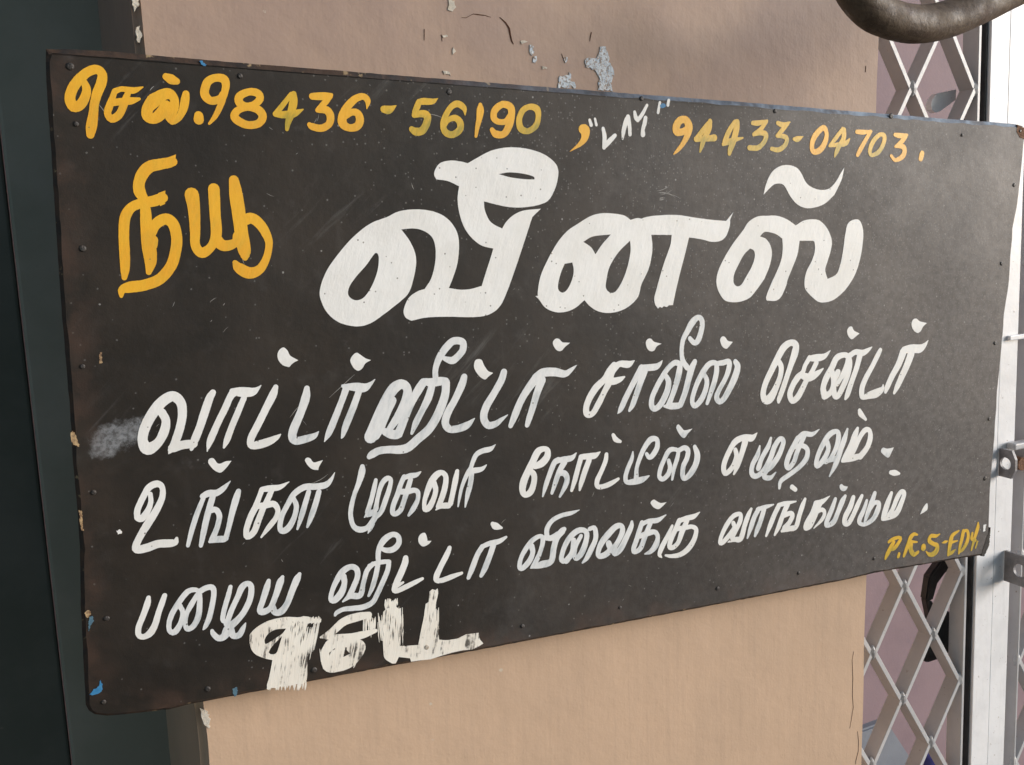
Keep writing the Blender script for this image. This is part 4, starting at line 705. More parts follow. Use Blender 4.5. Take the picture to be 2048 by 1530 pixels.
('letter','w',[(665.5,88,5.4,673.7,88.2,6.1,683.7,93.1,0.8),(666.2,87.4,6.4,662.2,78,6.4,656,68.9,6.4,654.7,63.5,4.9,660.4,65,6.2,665.3,73.2,6.5,670,83.7,6.4,673.7,88.7,5.7),(664.9,77.7,5.4,674.4,80.1,4.9,678.2,76.1,4.8,675.2,69.8,4.9,665.6,62.2,1.4)],[],[]),
('dot','wt',[],[(695.6,102.3,0,698.2,103.9,0,701.3,101.7,0,706.6,100.2,1,704.5,96.9,0,700.3,96.3,0,696.6,98.9,0)],[]),
('letter','wt',[(691.1,89,4.7,687.1,78.4,6.6,681.7,66.8,6.5,683,62.8,5,690.9,65.7,7.1,695.8,75.1,6.6,700.5,85.7,7.4,703.9,90.7,4.1)],[],[]),
('letter','w',[(714.8,88,6,711.8,78.9,7.5,706.2,69.4,7.5,705.6,62.8,6.1,711.1,62.1,6.9,716.8,70.4,6.7,721.7,80,6.7,726.3,88.4,4.8)],[],[]),
('letter','wt',[(733.4,82.6,4.3,730.3,73.3,6.1,725.4,63.8,6.8,727.5,59,4.4,734.6,58.1,5,744.5,62.6,6.6,749.5,71.1,7.7,750.4,77.8,5.7,744.4,79.1,5.2,739,73.5,5.3),(743.7,89.3,5.5,740,79,7.6,735.2,67.1,6.1,732.9,60.6,3.7)],[],[]),
('letter','w',[(766.9,86.8,5,763,77.5,7.8,759,65.4,7.8,757.3,59.9,2.9,768.3,62,7.1,777,65.6,8.3,782.7,76.5,7.1,785,84.3,6.6,780.6,86.8,6,775.5,80.7,7,770.5,69.8,6.3,765.2,63,6.9)],[],[]),
('dot','w',[(763.6,109.3,4.4,769.7,108.1,6.2,775.9,106.7,2.9)],[],[]),
('dot','w',[],[(819.6,70.2,0,820.9,63.9,0,817.5,61.4,0,810.7,59.1,1,814.6,66.4,0)],[]),
('letter','w',[(45.5,88.1,3.4,44.6,83.8,4.8,41.7,76.1,4.5,38,67.2,4.4,37.7,61.3,4.2,40.9,59.2,4.5,45.6,61.4,5.6,49.2,67.5,4.9,51.9,75.9,4.5,54.6,82.9,4.5,56.5,88,3.8)],[],[]),
('letter','wt',[(66.5,78.8,4,68.4,73.2,3.7,66.7,65.2,4.3,62.4,59.2,5,59,60.5,3.9,58.6,65.9,3.8,60.9,73,4.3,66,81.1,4.4,72.4,88.3,4.6,78.2,88.9,3.6,80.5,85.5,3.7,80.6,78.7,4.2,79.2,68.4,4.7,75.5,61.5,4.6,71.3,59.9,4.3,69.9,63.9,3.4,71,71.3,3.6,74.7,78.2,4.4,79.1,85,3.7),(80.6,87,4.6,85.5,89.3,4.6,89.6,89,4.5,90.9,84.7,4.2,89.1,74.3,4.3,86.7,65.6,4.4,84.1,60,3.7,82.5,57.8,1.7)],[],[]),
('letter','wt',[(102.9,87.5,3.3,101.3,81.5,4,98.1,71.3,4,96.5,63.2,3.8,98.8,60.1,3.4),(99.1,58.9,4.5,103,69,4.5,107.6,78.2,4.5,111.4,86,5.4,115.4,88.1,4.5,118,85,4.6,116.9,76,4.9,112.3,66.7,5,107,60.7,5.5,100.5,55.6,7,97.4,50,6.3,93.1,48.8,4.8,89.4,52.9,4.1,88.5,55.6,2.8),(101.8,53.9,6.2,103.8,48.9,4.9,108.1,48.9,5.2,111.1,53.8,3.9,113,57.3,1.1)],[],[]),
('letter','wt',[(131,87.9,3.5,129.4,82.5,5.3,126.2,73,4.9,123.8,65.6,4.7,126.7,64,5.6,131.9,66.6,4.8,136.2,76,5,139.7,85.6,5.8,141.5,89.4,3),(133.3,66.4,5.6,135.4,62.1,5.1,139.9,62.2,6.1,144.5,67.7,5.2,148.5,77.3,5.5,152.4,86,5.9,154.5,89.8,3.2)],[],[]),
('letter','wt',[(188.8,82.7,5.4,189.5,77,4.8,186.6,69.4,6.3,181.5,64.6,5.9,178.6,65.9,4.5,179.3,71.4,4,182.5,78.8,4.9,188.1,86.8,5.9,194.4,89.8,4.9,199.1,87.6,4.8,200.2,81.8,4.8,197.3,74.2,5,193.3,66,5.4),(188.1,62.4,1.7,194.1,65.9,5,202,65.4,5.2,204.9,75.5,4.1,207.8,84.7,4.6,212.6,89.6,4.3),(209.8,88.4,3.8,215.8,90,4.1,220.7,90.1,4.1,225.5,89.8,3.7),(216.6,87.5,4.5,214.9,79.6,4.6,212,70.3,4.2,209,63.9,2.5),(225.9,89.4,4.2,224.7,82.3,4.6,220.5,73.1,4.7,216.4,64.8,4.7,212.3,58.1,4.8,205,55.2,5,196.3,55.4,4.5,188.4,55.9,4.1,182.9,54,3.8,181.7,52.2,2.5),(217.4,89,4,217.1,96.3,4.5,218.4,102.5,5,222.5,108.4,6,228.9,111.6,4.9,233.7,109.4,4.6,234.2,103.6,5.1,229.7,99.4,5.5,224,99.3,4.4,220.4,101,3.4)],[],[]),
('dot','w',[],[(250.7,105.5,0,252.8,108.9,0,256.5,109.4,0,258.2,105.4,0,258.6,102.5,1,262,102,1,259.4,99.5,0,254.8,98.3,0,251.5,101.3,0)],[]),
('letter','w',[(239.9,90.7,5,239.4,86.7,6,236.1,79,6.1,232.7,72.1,6,230.4,65.9,5.3,232.7,64.3,4.6,239.3,66.2,4.8,246.8,68.7,4.4,254.2,71.2,2.8),(233.5,68.7,3.5,237.7,70.5,2.1)],[],[]),
('letter','w',[(277.7,94.1,4,275.6,89,5.4,270.4,79.8,5.4,266.6,72,5.8,266.4,68.3,4.7,270.5,67.2,4.7,279.1,68.9,4.8,288.6,70.9,2.8)],[],[]),
('dot','w',[(316.1,109.7,3.7,319.2,107.2,6.1,324.6,105.1,2)],[],[]),
('letter','wt',[(294.7,66,3.9,298.2,74.1,5.5,302.5,84.5,5.1,306.9,91.1,5.1),(306.9,91.3,4.4,314,93.1,4.8,322.1,93.7,4.9,328.8,96.6,2.4),(317.1,91,5.6,314.1,82.9,5.6,309.7,72.4,5.6,306.2,66.1,3.8)],[],[]),
('letter','wt',[(352.9,85.3,5.7,354,79.7,5,351.1,72.8,5.7,344.9,67.3,5.4,341.7,68.7,4.7,342.8,75.8,4.5,347.1,83.4,5.1,353.8,90.6,5,361.1,93.2,4.1,363.6,89.4,4.9,361.3,79.6,4.6,357,71.1,5.2,353.7,67,3.7),(352,66.1,1.1,362,67.6,6.7,371.9,69.4,6.3,374.2,80.6,6.2,377,89.4,6.3,382.4,95.2,6.8,384.5,96.7,3.7),(365.5,91.8,4,371.5,90.2,5.6,378.4,92.9,5.9),(367.5,90.7,4.9,367.4,98.9,5.1,372.2,105.6,4.6,381,109.1,4.3,391.1,110.2,3.8,398.7,112,0.6)],[],[]),
('letter','wt',[(384,67.7,5,381.9,70.3,5,383.8,78.4,5.3,388.6,87,5.8,395.6,92.6,6.1,402.2,93.6,5,406.4,90.3,5.3,406,82.9,5.9,402.2,73.1,6.5,397.2,68.7,5.5,394.9,71.3,4.4,395.9,79.6,4.7,400.8,88.2,4.3),(393.7,85.4,5.2,392.5,74.5,5.8,387,67.8,6.4),(409.4,93.6,4.3,414,94,4.5,415.7,89.1,5.1,415.4,82.6,5.4,411.4,74.7,6,407.5,67.7,5.4,403.1,63.7,2.1)],[],[]),
('letter','wt',[(429.1,78,6,431.2,72,6.6,426.3,68,6.3,420.5,67.3,5.4,418.6,70.9,5.3,421.7,78.9,6.6,428.8,86.5,7.1,436,92.2,6.2,441.9,92.2,5,443.1,86.6,6,439.6,79.4,5.6,435.1,72.4,6.1,436.3,67.5,5.7,442.1,71.5,6.7,448.1,82.1,6.2,452.1,90.2,5.6,452.7,94.7,3.1)],[],[]),
('dot','w',[],[(471.9,110.2,0,475.1,112.7,0,478.5,110.9,0,483,108.6,0,489.1,108.7,1,484.2,104.9,0,480.5,103.2,0,475.4,105.5,0)],[]),
('letter','wt',[(463.4,91.1,4.6,470.4,93.2,4.5,480.3,92.9,5.1,489,96.8,1.1),(463.4,92.6,5.1,460.9,85.3,5.7,458.5,77.9,5.7,455.6,69.7,5.6,456.8,66.2,4.8,462.7,68.7,5.7,466.7,77.8,5.7,469.7,85.1,5.7,472.7,91.4,5.2),(462.2,80.3,5.1,470.9,82.1,6,478,81.9,4.8,481,76.9,4.9,479.1,69.4,7,473.8,64.3,5,467.8,62.8,1.5)],[],[]),
('letter','w',[(504.5,89.5,5.2,511.8,91,5.1,519.8,91.6,5.3,526.3,94.9,1.1),(504,89.6,5.9,499.8,81.3,5.9,495.7,73.1,5.9,494.3,66.4,5.3,498.3,64.9,5.3,503.8,69.1,5.3,507.8,79.3,6.5,513,89.4,5.4),(502,82,5,512.2,82.2,5,519.1,81.8,4.3,523.3,78.3,5,521.5,69.7,6,515.5,61.6,6.5,506.6,56.9,5.3,496.4,56.8,3.9,490.2,58.4,2.1),(496.3,85.4,3.3,491.1,75.6,5.3,485.4,65.7,5.9,483.7,60,4.4,486.1,57,1.4)],[],[]),
('scrawled_letter','d',[(158.8,45.8,0.3,156.1,33.3,0.6,153.4,20.8,0.2),(158.5,42.8,0.6,157,35.6,1.2,155.4,28.5,0.4),(160.1,46,0.6,158.3,36.9,1.1,156.2,27.9,0.3),(159.4,40.9,0.4,157.2,30.7,0.7,155,20.5,0.2),(160.2,41,0.3,158,30.7,0.7,155.8,20.3,0.2),(161.8,45.4,0.4,158.9,32.9,0.8,156.3,20.2,0.2),(162.1,43.9,0.5,159.4,32,1,157,20.1,0.3),(163.3,45.3,0.5,160.8,34.4,0.9,158.6,23.5,0.3),(163.2,42.3,0.5,161.5,35,0.9,160,27.7,0.3),(164.8,47.9,0.6,161.9,34.9,1.2,159.2,21.9,0.4),(166.1,49.6,0.5,163.5,36.9,1,160.6,24.3,0.3),(165.8,46.1,0.6,163.9,37.6,1.3,162.1,29.2,0.4),(165.2,40,0.4,162.9,29.7,0.9,160.8,19.4,0.3),(167.9,48.6,0.6,166.2,39.8,1.2,164.1,31,0.4),(168.3,48.8,0.5,165.7,37.1,1,163.3,25.4,0.3),(169.1,48.7,0.5,166.8,37.7,1,164.3,26.6,0.3),(159.5,53.6,0.7,159.2,51.6,1.4,158.9,49.5,0.4),(161.3,53.5,0.5,160.8,51.1,1,160.6,48.6,0.3),(162,53.7,0.5,161.7,51.5,1.1,161.4,49.2,0.3),(163.5,53.2,0.8,163.2,50.8,1.7,162.9,48.4,0.5),(164.4,53.7,0.6,164.2,51.1,1.2,163.8,48.6,0.4),(166,53,0.6,165.6,50.4,1.1,165.3,47.7,0.3),(167,52.8,0.8,166.8,50.1,1.6,166.3,47.5,0.5),(168.6,53.3,0.7,168.5,51.3,1.4,168.1,49.4,0.4),(169.5,52.2,0.6,169.2,49.6,1.2,168.8,47.1,0.4),(128.7,7.6,0.8,128.2,4.7,1.5,127.9,1.8,0.4),(130.4,6.1,0.7,130.1,3.2,1.3,129.6,0.3,0.4),(132,8.2,0.5,131.7,4.8,1,131.1,1.4,0.3),(132.6,5.7,0.8,132.5,3.9,1.6,132.1,2.2,0.5),(135,5.9,0.7,134.7,2.7,1.4,134.2,-0.6,0.4),(135.7,5.2,0.7,135.5,2.2,1.4,135,-0.7,0.4),(136.8,5,0.7,136.5,2,1.3,136.1,-1,0.4),(139.3,5.3,0.7,138.8,1.9,1.4,138.4,-1.4,0.4),(140.4,6,0.9,140.2,3.4,1.8,139.8,0.9,0.6),(142.1,4.3,0.9,141.5,1.2,1.7,141.3,-2,0.5),(143.8,6,1.1,143.4,2.9,2.1,143,-0.2,0.6),(145.7,5.6,0.6,145.3,1.6,1.2,144.7,-2.3,0.3),(146.3,4.5,0.5,146.2,3,1,145.9,1.5,0.3),(148.4,4.8,0.6,148.2,1.8,1.3,147.7,-1.1,0.4),(149.1,3.4,0.8,148.7,-0,1.6,148.2,-3.4,0.5),(151.4,2.7,0.6,151.1,-0.6,1.2,150.5,-3.9,0.4),(152.4,1.9,0.9,152.2,-1.2,1.8,151.7,-4.1,0.6),(153.5,1.8,1,153.1,-0.2,1.9,153,-2.2,0.6),(155.7,3.3,0.7,155.2,-0.2,1.3,154.8,-3.7,0.4),(157.5,2.3,0.8,157.2,-1.4,1.6,156.6,-5.1,0.5)],[(115.3,45.5,0,117.7,50,0,124.2,54.2,0,132.5,56.7,0,143.7,57,0,153,55.2,0,156.8,55.5,1,160.6,54.4,1,164.4,52.2,1,170.6,51,1,170.2,48.3,1,164.3,48.8,1,160.1,49.3,1,158.5,44.8,1,157,40.1,1,159.7,32.6,1,159.2,24.7,0,158.8,14.7,0,158.6,6.6,1,158.1,3.2,1,155.6,0.1,1,150.8,1.1,1,147,0.7,1,138.6,1.6,1,133.9,1.1,1,130.2,2,1,128.7,0.5,1,127.2,1.7,1,128.2,6.6,0,130.5,16.1,0,132.1,24.3,1,126.2,26.9,0,119.9,31,0,116.4,36.5,0)],[(129.5,45.9,0,135.1,48.4,0,143.3,47.8,1,140.1,44.1,0,136.8,42.4,0,130.2,38.9,0,127.2,38,1,126.6,41.5,0),(129.5,31.2,1,132,35.2,0,140.1,42.6,1,137.5,34.7,0,135.1,29.2,0,130.9,29.2,0),(144.4,41,1,144.2,37.2,1,143.4,33.4,1,143.6,37.3,1),(145.3,41.6,1,145,37.2,1,144.2,32.8,1,144.5,37.3,1),(147.3,51.1,1,147.1,47.5,1,146.4,44,1,146.6,47.6,1),(148.3,50,1,148.1,45.7,1,147.3,41.6,1,147.6,45.8,1),(149.4,49.6,1,149.4,47.7,1,148.9,45.9,1,148.9,47.8,1),(150.5,51.7,1,150.7,49.2,1,149.9,46.8,1,149.7,49.3,1),(150.4,45,1,150.3,41.6,1,149.6,38.3,1,149.7,41.7,1),(152.7,53.3,1,152.6,50.4,1,152,47.5,1,152,50.5,1),(152.3,43.4,1,152.3,41.6,1,151.9,39.9,1,151.9,41.7,1),(153.7,48.8,1,153.6,44.8,1,152.7,40.9,1,152.8,44.9,1),(154.9,47.7,1,154.8,44.6,1,154.2,41.7,1,154.3,44.7,1),(155,40.5,1,154.8,35.9,1,153.8,31.4,1,154,36.1,1),(156.5,45,1,156.2,40.8,1,155.4,36.6,1,155.7,40.9,1),(157,42.2,1,157,38.5,1,156.1,35,1,156.1,38.7,1),(133.4,31.6,1,133.3,29.5,1,132.9,27.5,1,133,29.5,1),(134.4,21.2,1,134.1,17.6,1,133.4,14.1,1,133.6,17.7,1),(139.3,22.1,1,138.9,17.4,1,138,12.8,1,138.4,17.5,1),(141.9,19,1,141.7,15.7,1,141,12.4,1,141.2,15.8,1),(147,29.2,1,146.9,27,1,146.4,24.9,1,146.5,27.1,1),(149.6,24.3,1,149.5,21.7,1,148.9,19.2,1,149,21.8,1),(152.3,25.2,1,152.2,23,1,151.7,20.9,1,151.8,23.1,1),(156.6,24.4,1,156.3,20,1,155.4,15.6,1,155.7,20.1,1),(117.4,42.7,1,117.6,41.1,1,117.4,39.5,1,117.2,41.1,1),(120.3,45.7,1,120.5,42.8,1,120.4,39.9,1,120.2,42.9,1),(122.1,41.5,1,122.3,38.9,1,122.2,36.4,1,122,39,1),(124.1,47.4,1,124.4,45.3,1,124.2,43.3,1,123.9,45.4,1),(125.8,47.6,1,126.1,44.7,1,126,41.9,1,125.6,44.8,1),(127.9,55.7,1,128.3,55.1,1,128.3,54.7,1,127.8,55.2,1),(131.8,57.5,1,132.2,56.8,1,132.3,56.2,1,131.9,56.9,1),(135.7,55.9,1,136.2,54.9,1,136.4,54,1,135.9,55,1),(138.7,56.8,1,139.3,55.6,1,139.6,54.4,1,139,55.6,1),(143.5,56.2,1,144.1,55.1,1,144.4,54.1,1,143.8,55.1,1),(148.2,52.9,1,148.7,52.1,1,148.8,51.3,1,148.3,52.1,1),(153.2,52.1,1,153.8,51,1,154,50,1,153.4,51.1,1)]),
('scrawled_letter','d',[(169.8,36.3,1,178.6,38.8,5.9,188.5,45.7,6.9,199.4,47.6,7.1,208.9,47.9,5.2),(169.8,36,1.4,181.4,33.8,5,193.2,32.2,5.6,203.2,32,6.3,214.3,33.6,3.2),(177.4,28.4,9.6,172.9,22.2,6.9,175.7,11.5,9.1,183,10.1,10.5,192.9,12.3,11,201,18.5,7.7,202.1,24,6.1,193.2,27.6,8,181.3,28.7,8.1),(182.2,18.4,11.8,186.2,23.8,6.5,185.1,20.9,6.2),(193.1,22.5,5.6,197.5,18.6,6.5,197,15.1,5.1),(204.6,47.9,0.4,204.3,38.8,0.8,203.8,29.7,0.2),(204.8,46.2,0.4,204.7,39.5,0.8,204.2,32.8,0.3),(205.8,46.4,0.3,205.7,39.2,0.6,205.2,32.1,0.2),(206.7,47.7,0.3,206.5,40.6,0.6,206,33.5,0.2),(207.3,44.4,0.4,206.8,37.5,0.8,206.7,30.5,0.2),(208.5,46.6,0.5,208.3,42.7,1.1,208.2,38.8,0.3),(209.1,47.3,0.5,208.8,38.8,1,208.4,30.4,0.3),(210.4,45.3,0.5,210,38.5,1,209.8,31.6,0.3),(211,41.9,0.5,210.6,35.4,0.9,210.5,28.8,0.3),(211.8,44.8,0.5,211.7,39.1,1.1,211.3,33.5,0.3),(212.3,43,0.4,212.3,38.2,0.9,211.9,33.5,0.3),(213.3,44.1,0.5,213.2,38.6,0.9,212.8,33,0.3),(214.2,45.2,0.5,214,39.4,1.1,213.7,33.7,0.3),(207.8,47.2,0.7,207.7,45.1,1.3,207.8,42.9,0.4),(208.3,47.2,0.6,208.2,44.8,1.3,208.3,42.4,0.4),(209,47.1,0.5,208.9,44.9,1,209,42.7,0.3),(209.9,47,0.5,210,44.8,1.1,209.9,42.7,0.3),(210.5,48.1,0.6,210.6,45.8,1.2,210.4,43.5,0.4),(168.9,26.4,0.4,169.5,21,0.8,169.7,15.6,0.2),(170.2,24.4,0.3,170.6,16.9,0.7,171.4,9.2,0.2),(172.2,25.6,0.3,172.5,21.5,0.6,172.8,17.4,0.2),(174.4,25.7,0.4,175,19,0.8,175.5,12.3,0.2),(175.4,26.3,0.5,175.6,22.7,1,176,19,0.3),(177.7,24.9,0.4,178.2,17.9,0.7,178.7,10.9,0.2),(178.4,28.7,0.4,178.8,22.4,0.8,179.4,16,0.2),(185.5,11,0.5,184.5,9,0.9,183.8,6.9,0.3),(187.7,12.7,0.6,186.8,10.7,1.2,186.1,8.7,0.4),(189.3,11.4,0.6,188.6,9.5,1.1,187.8,7.7,0.3),(191.1,11.6,0.4,190.1,9.6,0.7,189.4,7.6,0.2),(192.4,11.2,0.4,191.7,9.6,0.8,191.1,8,0.2),(193.9,12.1,0.3,192.8,9.5,0.7,191.9,7,0.2),(196.8,11.3,0.4,196.1,9.1,0.8,195.1,7,0.2),(198,11.1,0.6,197,8.4,1.2,195.8,5.7,0.4)],[],[]),
('scrawled_letter','d',[(216.2,40.4,0.4,216.6,31.9,0.8,217.3,23.3,0.2),(216.6,48,0.5,217.1,42.3,1,217.3,36.6,0.3),(217.5,44.7,0.6,218,34.7,1.1,218.8,24.6,0.3),(218.5,41.5,0.4,219.2,32.9,0.9,219.6,24.3,0.3),(218.9,40.7,0.5,219.5,32.5,1,219.9,24.2,0.3),(219.5,45.7,0.4,219.7,39.3,0.7,220.3,32.8,0.2),(220.8,39.7,0.4,221.3,31.1,0.8,221.9,22.5,0.2),(221.2,43.9,0.5,221.5,36.6,1.1,222.1,29.2,0.3),(222.9,58.1,1.1,223,53.6,2.2,223.3,49.1,0.7),(224.7,58.8,0.6,224.7,54.7,1.2,224.9,50.5,0.3),(225.8,58.6,0.7,226.1,54.8,1.4,226.1,51.1,0.4),(226.9,57.9,0.9,227,53.2,1.8,227.3,48.4,0.5),(227.7,56,0.5,227.9,52.2,1.1,228,48.3,0.3),(228.7,56.2,1,228.8,53.9,1.9,228.9,51.5,0.6),(230.2,56.7,1,230.2,52.5,2,230.6,48.2,0.6),(231.1,57.5,0.9,231.2,53.9,1.8,231.3,50.2,0.5),(232.6,57.8,0.6,232.5,55.1,1.2,232.8,52.3,0.4),(233.2,43.5,0.5,233.1,32.2,0.9,233.1,20.8,0.3),(234,50.5,0.3,234,39.3,0.6,233.8,28.2,0.2),(234.7,41.4,0.4,234.4,29.8,0.8,234.5,18.1,0.3),(235.2,43.7,0.5,234.9,30.9,0.9,235,18,0.3),(235.8,42.6,0.4,235.7,34,0.8,235.7,25.2,0.3),(236.9,49.5,0.4,236.9,34.5,0.8,236.8,19.5,0.2),(237.2,43.6,0.5,237.3,30.6,0.9,237.1,17.6,0.3),(265.8,43.2,0.3,265.9,34.6,0.6,265.8,26.1,0.2),(266.2,43.5,0.3,266.1,36.2,0.6,266.2,28.8,0.2),(267.2,42,0.4,267.2,34.5,0.8,267.2,27,0.2),(267.8,43.6,0.3,267.9,34.6,0.6,267.8,25.5,0.2),(268.2,44.3,0.3,268.2,34.1,0.6,268.2,23.7,0.2)],[(220,40.4,1,220.8,48.3,1,223.6,50.9,1,226.2,50.9,1,227.7,53,1,231.3,51.4,1,233.9,48.9,1,235.8,49.3,1,235.5,38.8,0,234.3,27.5,0,234.7,17,1,242,15.9,1,250.4,15,1,252.4,25.4,0,254.7,35.5,0,256,43.7,0,256.9,49.3,1,259.5,50.5,1,260.3,59.2,1,262.7,61,1,265.4,59.8,1,267.3,61,1,267.7,56.5,0,265.8,47.4,0,265.8,36.8,0,267.3,30.2,0,268.6,16.4,1,276.2,14.6,0,284.9,14.4,1,292.6,16.7,1,304.3,16.1,1,305.1,10.8,0,308.6,6,1,305,4.3,1,298.3,2.4,1,289.4,3.3,1,279.5,2.9,1,269.7,1.9,1,261.1,0.7,1,251.5,1.5,1,244.1,1.8,1,243.2,4.9,1,233.6,7.8,1,231,2.8,1,227.9,3.2,1,221.7,8.9,0,220.5,17.5,0,220.2,29,0)],[(221.1,33.8,1,221.4,30.6,1,221,27.4,1,220.7,30.7,1),(223,46,1,223.2,41.2,1,222.8,36.5,1,222.5,41.3,1),(224.8,40.8,1,224.9,35.4,1,224.5,29.9,1,224.4,35.4,1),(226,37.9,1,226.3,34.2,1,225.9,30.5,1,225.6,34.3,1),(226.9,46.5,1,227.1,41,1,226.7,35.7,1,226.4,41.1,1),(228.8,35.1,1,229.2,28.7,1,228.6,22.3,1,228.2,28.8,1),(229.5,32.3,1,229.7,26.9,1,229.3,21.5,1,229.2,27,1),(231.2,42.8,1,231.4,36.9,1,230.9,31.1,1,230.7,37,1),(232.8,38.6,1,233.1,33.4,1,232.6,28.4,1,232.4,33.5,1),(233.7,29.3,1,233.8,24.4,1,233.5,19.5,1,233.4,24.4,1),(252.3,34.7,1,252.1,26.4,1,251.4,18.1,1,251.6,26.4,1),(255.8,47.1,1,255.8,42.1,1,255.3,37.2,1,255.4,42.2,1),(259.3,54.2,1,259.1,45.8,1,258.4,37.5,1,258.7,45.9,1),(260.5,41.6,1,260.5,36.4,1,259.9,31.3,1,259.9,36.5,1),(263.4,42.9,1,263.5,39,1,263,35.1,1,262.9,39.1,1),(238.4,16.9,0,244.1,17.4,0,243.6,16.7,0,238.9,15.7,0)]),
('letter','yt',[(765.6,17.1,3.2,768.4,22.4,5.6,772.3,28.8,5.6,775.4,33.2,4.7),(768.6,34.7,3.6,775,37,4.1,783.1,37.5,3.4,784.9,35.4,4.2,781.9,30.9,4.6,777.4,26.7,4.8,773.9,25.4,3.2)],[],[]),
('dot','yt',[(784.5,19.4,3.6,783.8,16.5,4)],[],[]),
('letter','yt',[(791.8,16.1,3.5,794.5,23,4.8,797.4,30.3,5.3,799.6,35.5,5.6,803.9,38.3,4.2,809.1,37.1,2),(801.1,30.5,3.4,809.5,29,1.8),(800.4,27.8,6.4,801.1,21.4,5.7,806.3,15.8,5,812.1,17.5,3.6)],[],[]),
('dot','yt',[(819.3,22.5,6.9,819.8,21,6.9)],[],[]),
('letter','yt',[(842.6,33.5,1.1,837.1,32.1,3.7,829.5,33.1,4.5,827.2,28.4,5.1,833.3,24.1,4.5,839.3,21.2,5.4,839.8,16.2,7,835.5,12.5,6.2,828.9,12.7,4.1,823.8,16.8,1.1)],[],[]),
('dash','yt',[(846.7,23.1,0.6,851.4,23.5,3.4,854.9,24,1.5)],[],[]),
('letter','yt',[(870.9,33.5,2.3,862.2,29.6,5.2,859.9,24.2,6.1,859,15.7,5.5,858.1,8.3,3.6),(862.1,21.7,3.4,870.2,22.5,1.5),(858.8,8.6,3.3,863.5,10.1,4.3,868.5,12.7,1.2)],[],[]),
('letter','yt',[(878.3,32.2,5.1,877.2,25.5,5.1,875.3,16.4,4.6,874.2,7.6,2.6),(878.8,32.5,3.6,884.2,31.8,3.7,886.4,25.7,4.5,884.9,18,5.2,879.8,11.5,4.4,875.2,9.2,2.7)],[],[]),
('letter','yt',[(900.3,39.1,2,900.3,33.3,5.2,897.1,22.9,4.7,893.4,8.9,2.5),(892.6,27.8,3.7,892.3,22.1,4.1,898.6,19.1,3.5),(901.8,17.2,2.7,899.8,10.6,2.3)],[],[]),
]
for i, (nm, mt, st, po, ho) in enumerate(LETTERS):
    o = letter(NAMES[nm], mt, st, po, ho, .00022 if nm != 'scrawled_letter' else .00034)
    if nm == 'scrawled_letter': o['label'] = 'dry brushed white scrawl at the bottom edge'

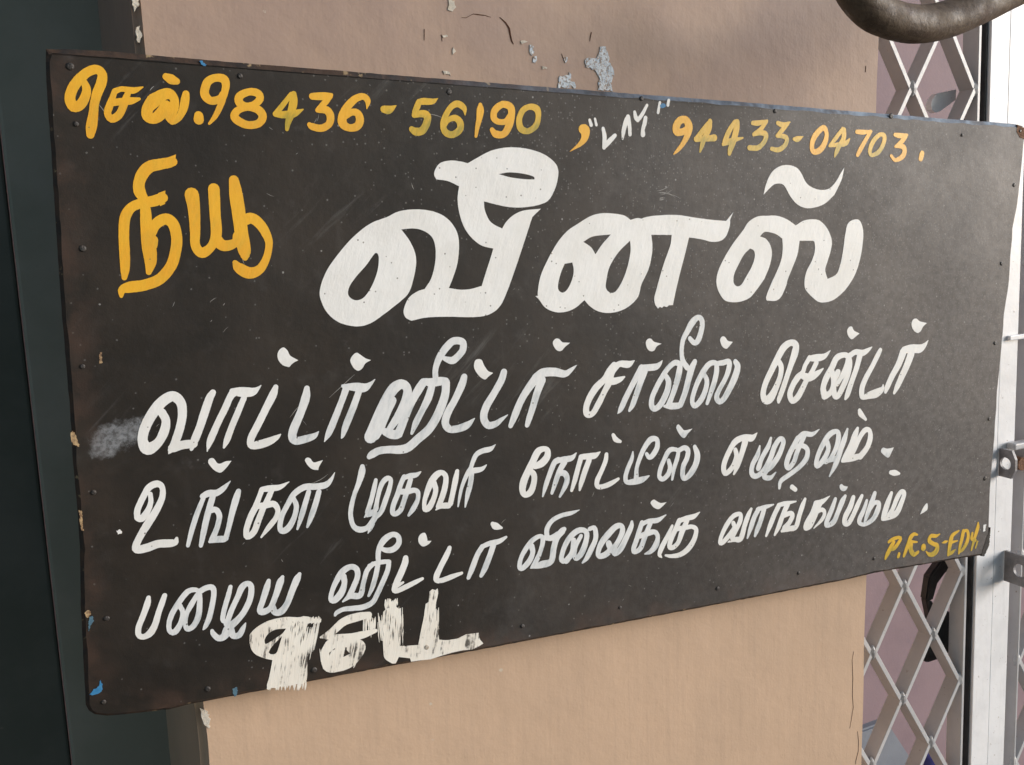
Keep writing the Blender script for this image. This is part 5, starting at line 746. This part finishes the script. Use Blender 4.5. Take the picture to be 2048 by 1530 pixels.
# ---- chips of older paint showing at the edges
CHIPS = [('blue', [(3.5, 22.9), (5.4, 21.7), (8.3, 21.9), (11.4, 23.5), (12.0, 28.0), (10.8, 32.0), (9.3, 27.7), (6.3, 26.1)]), ('slate', [(102.0, 2.6), (101.8, 6.7), (103.7, 7.9), (105.5, 6.8), (104.9, 1.2), (103.4, 0.3)]), ('blue', [(94.3, 462.5), (96.3, 463.0), (97.6, 461.1), (99.2, 460.6), (98.2, 459.5), (96.5, 460.0), (95.3, 461.3)]), ('blue', [(466.9, 455.3), (469.8, 457.9), (473.3, 456.5), (472.4, 454.4), (468.9, 453.8)]), ('cream', [(1.1, 211.6), (2.7, 213.6), (4.4, 210.0), (5.7, 205.0), (5.9, 202.5), (2.5, 204.6), (1.1, 207.5)]), ('cream', [(3.5, 157.3), (5.1, 157.8), (5.5, 148.8), (5.5, 142.7), (4.0, 144.4)]), ('cream', [(3.1, 83.8), (6.1, 85.2), (7.2, 82.8), (5.1, 79.4), (3.6, 80.8)]), ('slate', [(5.8, 80.1), (8.4, 80.7), (8.5, 75.9), (6.4, 73.3), (5.3, 69.8), (5.2, 75.0)]), ('w', [(29.0, 141.2), (30.2, 139.6), (29.8, 137.5), (27.5, 137.8), (26.7, 140.1)]), ('cream', [(22.0, 266.4), (23.3, 266.0), (23.5, 259.2), (21.6, 258.9)]), ('rust', [(905.5, 462.6), (917.2, 460.2), (918.7, 449.2), (911.0, 449.9), (904.8, 456.6)]), ('dark', [(909.8, -0.3), (915.4, 18.5), (920.9, 31.0), (921.1, 10.8), (914.7, -1.0)]), ('w', [(909.3, 35.3), (913.2, 35.4), (912.6, 28.0), (909.5, 27.3)])]
for mt, pts in CHIPS:
    P = resample(pts, .7); P = [p+Vector((rnd.uniform(-.45, .45), rnd.uniform(-.45, .45))) for p in P]
    if sum(P[i].x*P[(i+1) % len(P)].y-P[(i+1) % len(P)].x*P[i].y for i in range(len(P))) < 0: P.reverse()
    n = len(P)
    mesh_obj('paint_chip', [(p.x/1000, p.y/1000, .0003) for p in P]+[(p.x/1000, p.y/1000, -.006) for p in P],
             [tuple(range(n))]+[(i, i+n, (i+1) % n+n, (i+1) % n) for i in range(n)], M[mt], sign)
# ---- fine scratches and hairs of paint, joined
vs_, fs = [], []
def scr(x, y, L, a, w):
    n = 4; b0 = len(vs_); cv_ = rnd.uniform(-.3, .3)
    for i in range(n+1):
        t = i/n; an = a+cv_*t; px_, py_ = x+L*t*math.cos(an), y+L*t*math.sin(an); ww = w*math.sin(math.pi*(.1+.8*t))
        vs_.append(((px_-math.sin(an)*ww)/1000, (py_+math.cos(an)*ww)/1000, .00012)); vs_.append(((px_+math.sin(an)*ww)/1000, (py_-math.cos(an)*ww)/1000, .00012))
        if i: k = b0+2*i; fs.append((k-2, k-1, k+1, k))
for k in range(5): scr(467+rnd.uniform(0, 5), 382+k*.7+rnd.uniform(-.3, .3), rnd.uniform(8, 22), R(6), .22)
for k in range(3): scr(470, 377.5+k*.8, rnd.uniform(4, 7), R(8), .3)
for (x, y, L, a) in ((62, 441, 4, 60), (118, 335, 10, -85), (30, 430, 9, -55), (260, 437, 14, 0), (150, 212, 20, 52), (180, 225, 26, 40), (165, 160, 14, 10)):
    scr(x, y, L, R(a), .22)
for _ in range(90):
    scr(rnd.uniform(20, 890), rnd.uniform(15, 450), rnd.uniform(1.5, 6), rnd.choice([rnd.uniform(0, 6.3), R(50+rnd.uniform(-15, 15))]), rnd.uniform(.07, .2))
tag(mesh_obj('scratches', vs_, fs, M['scratch'], sign), kind='stuff')
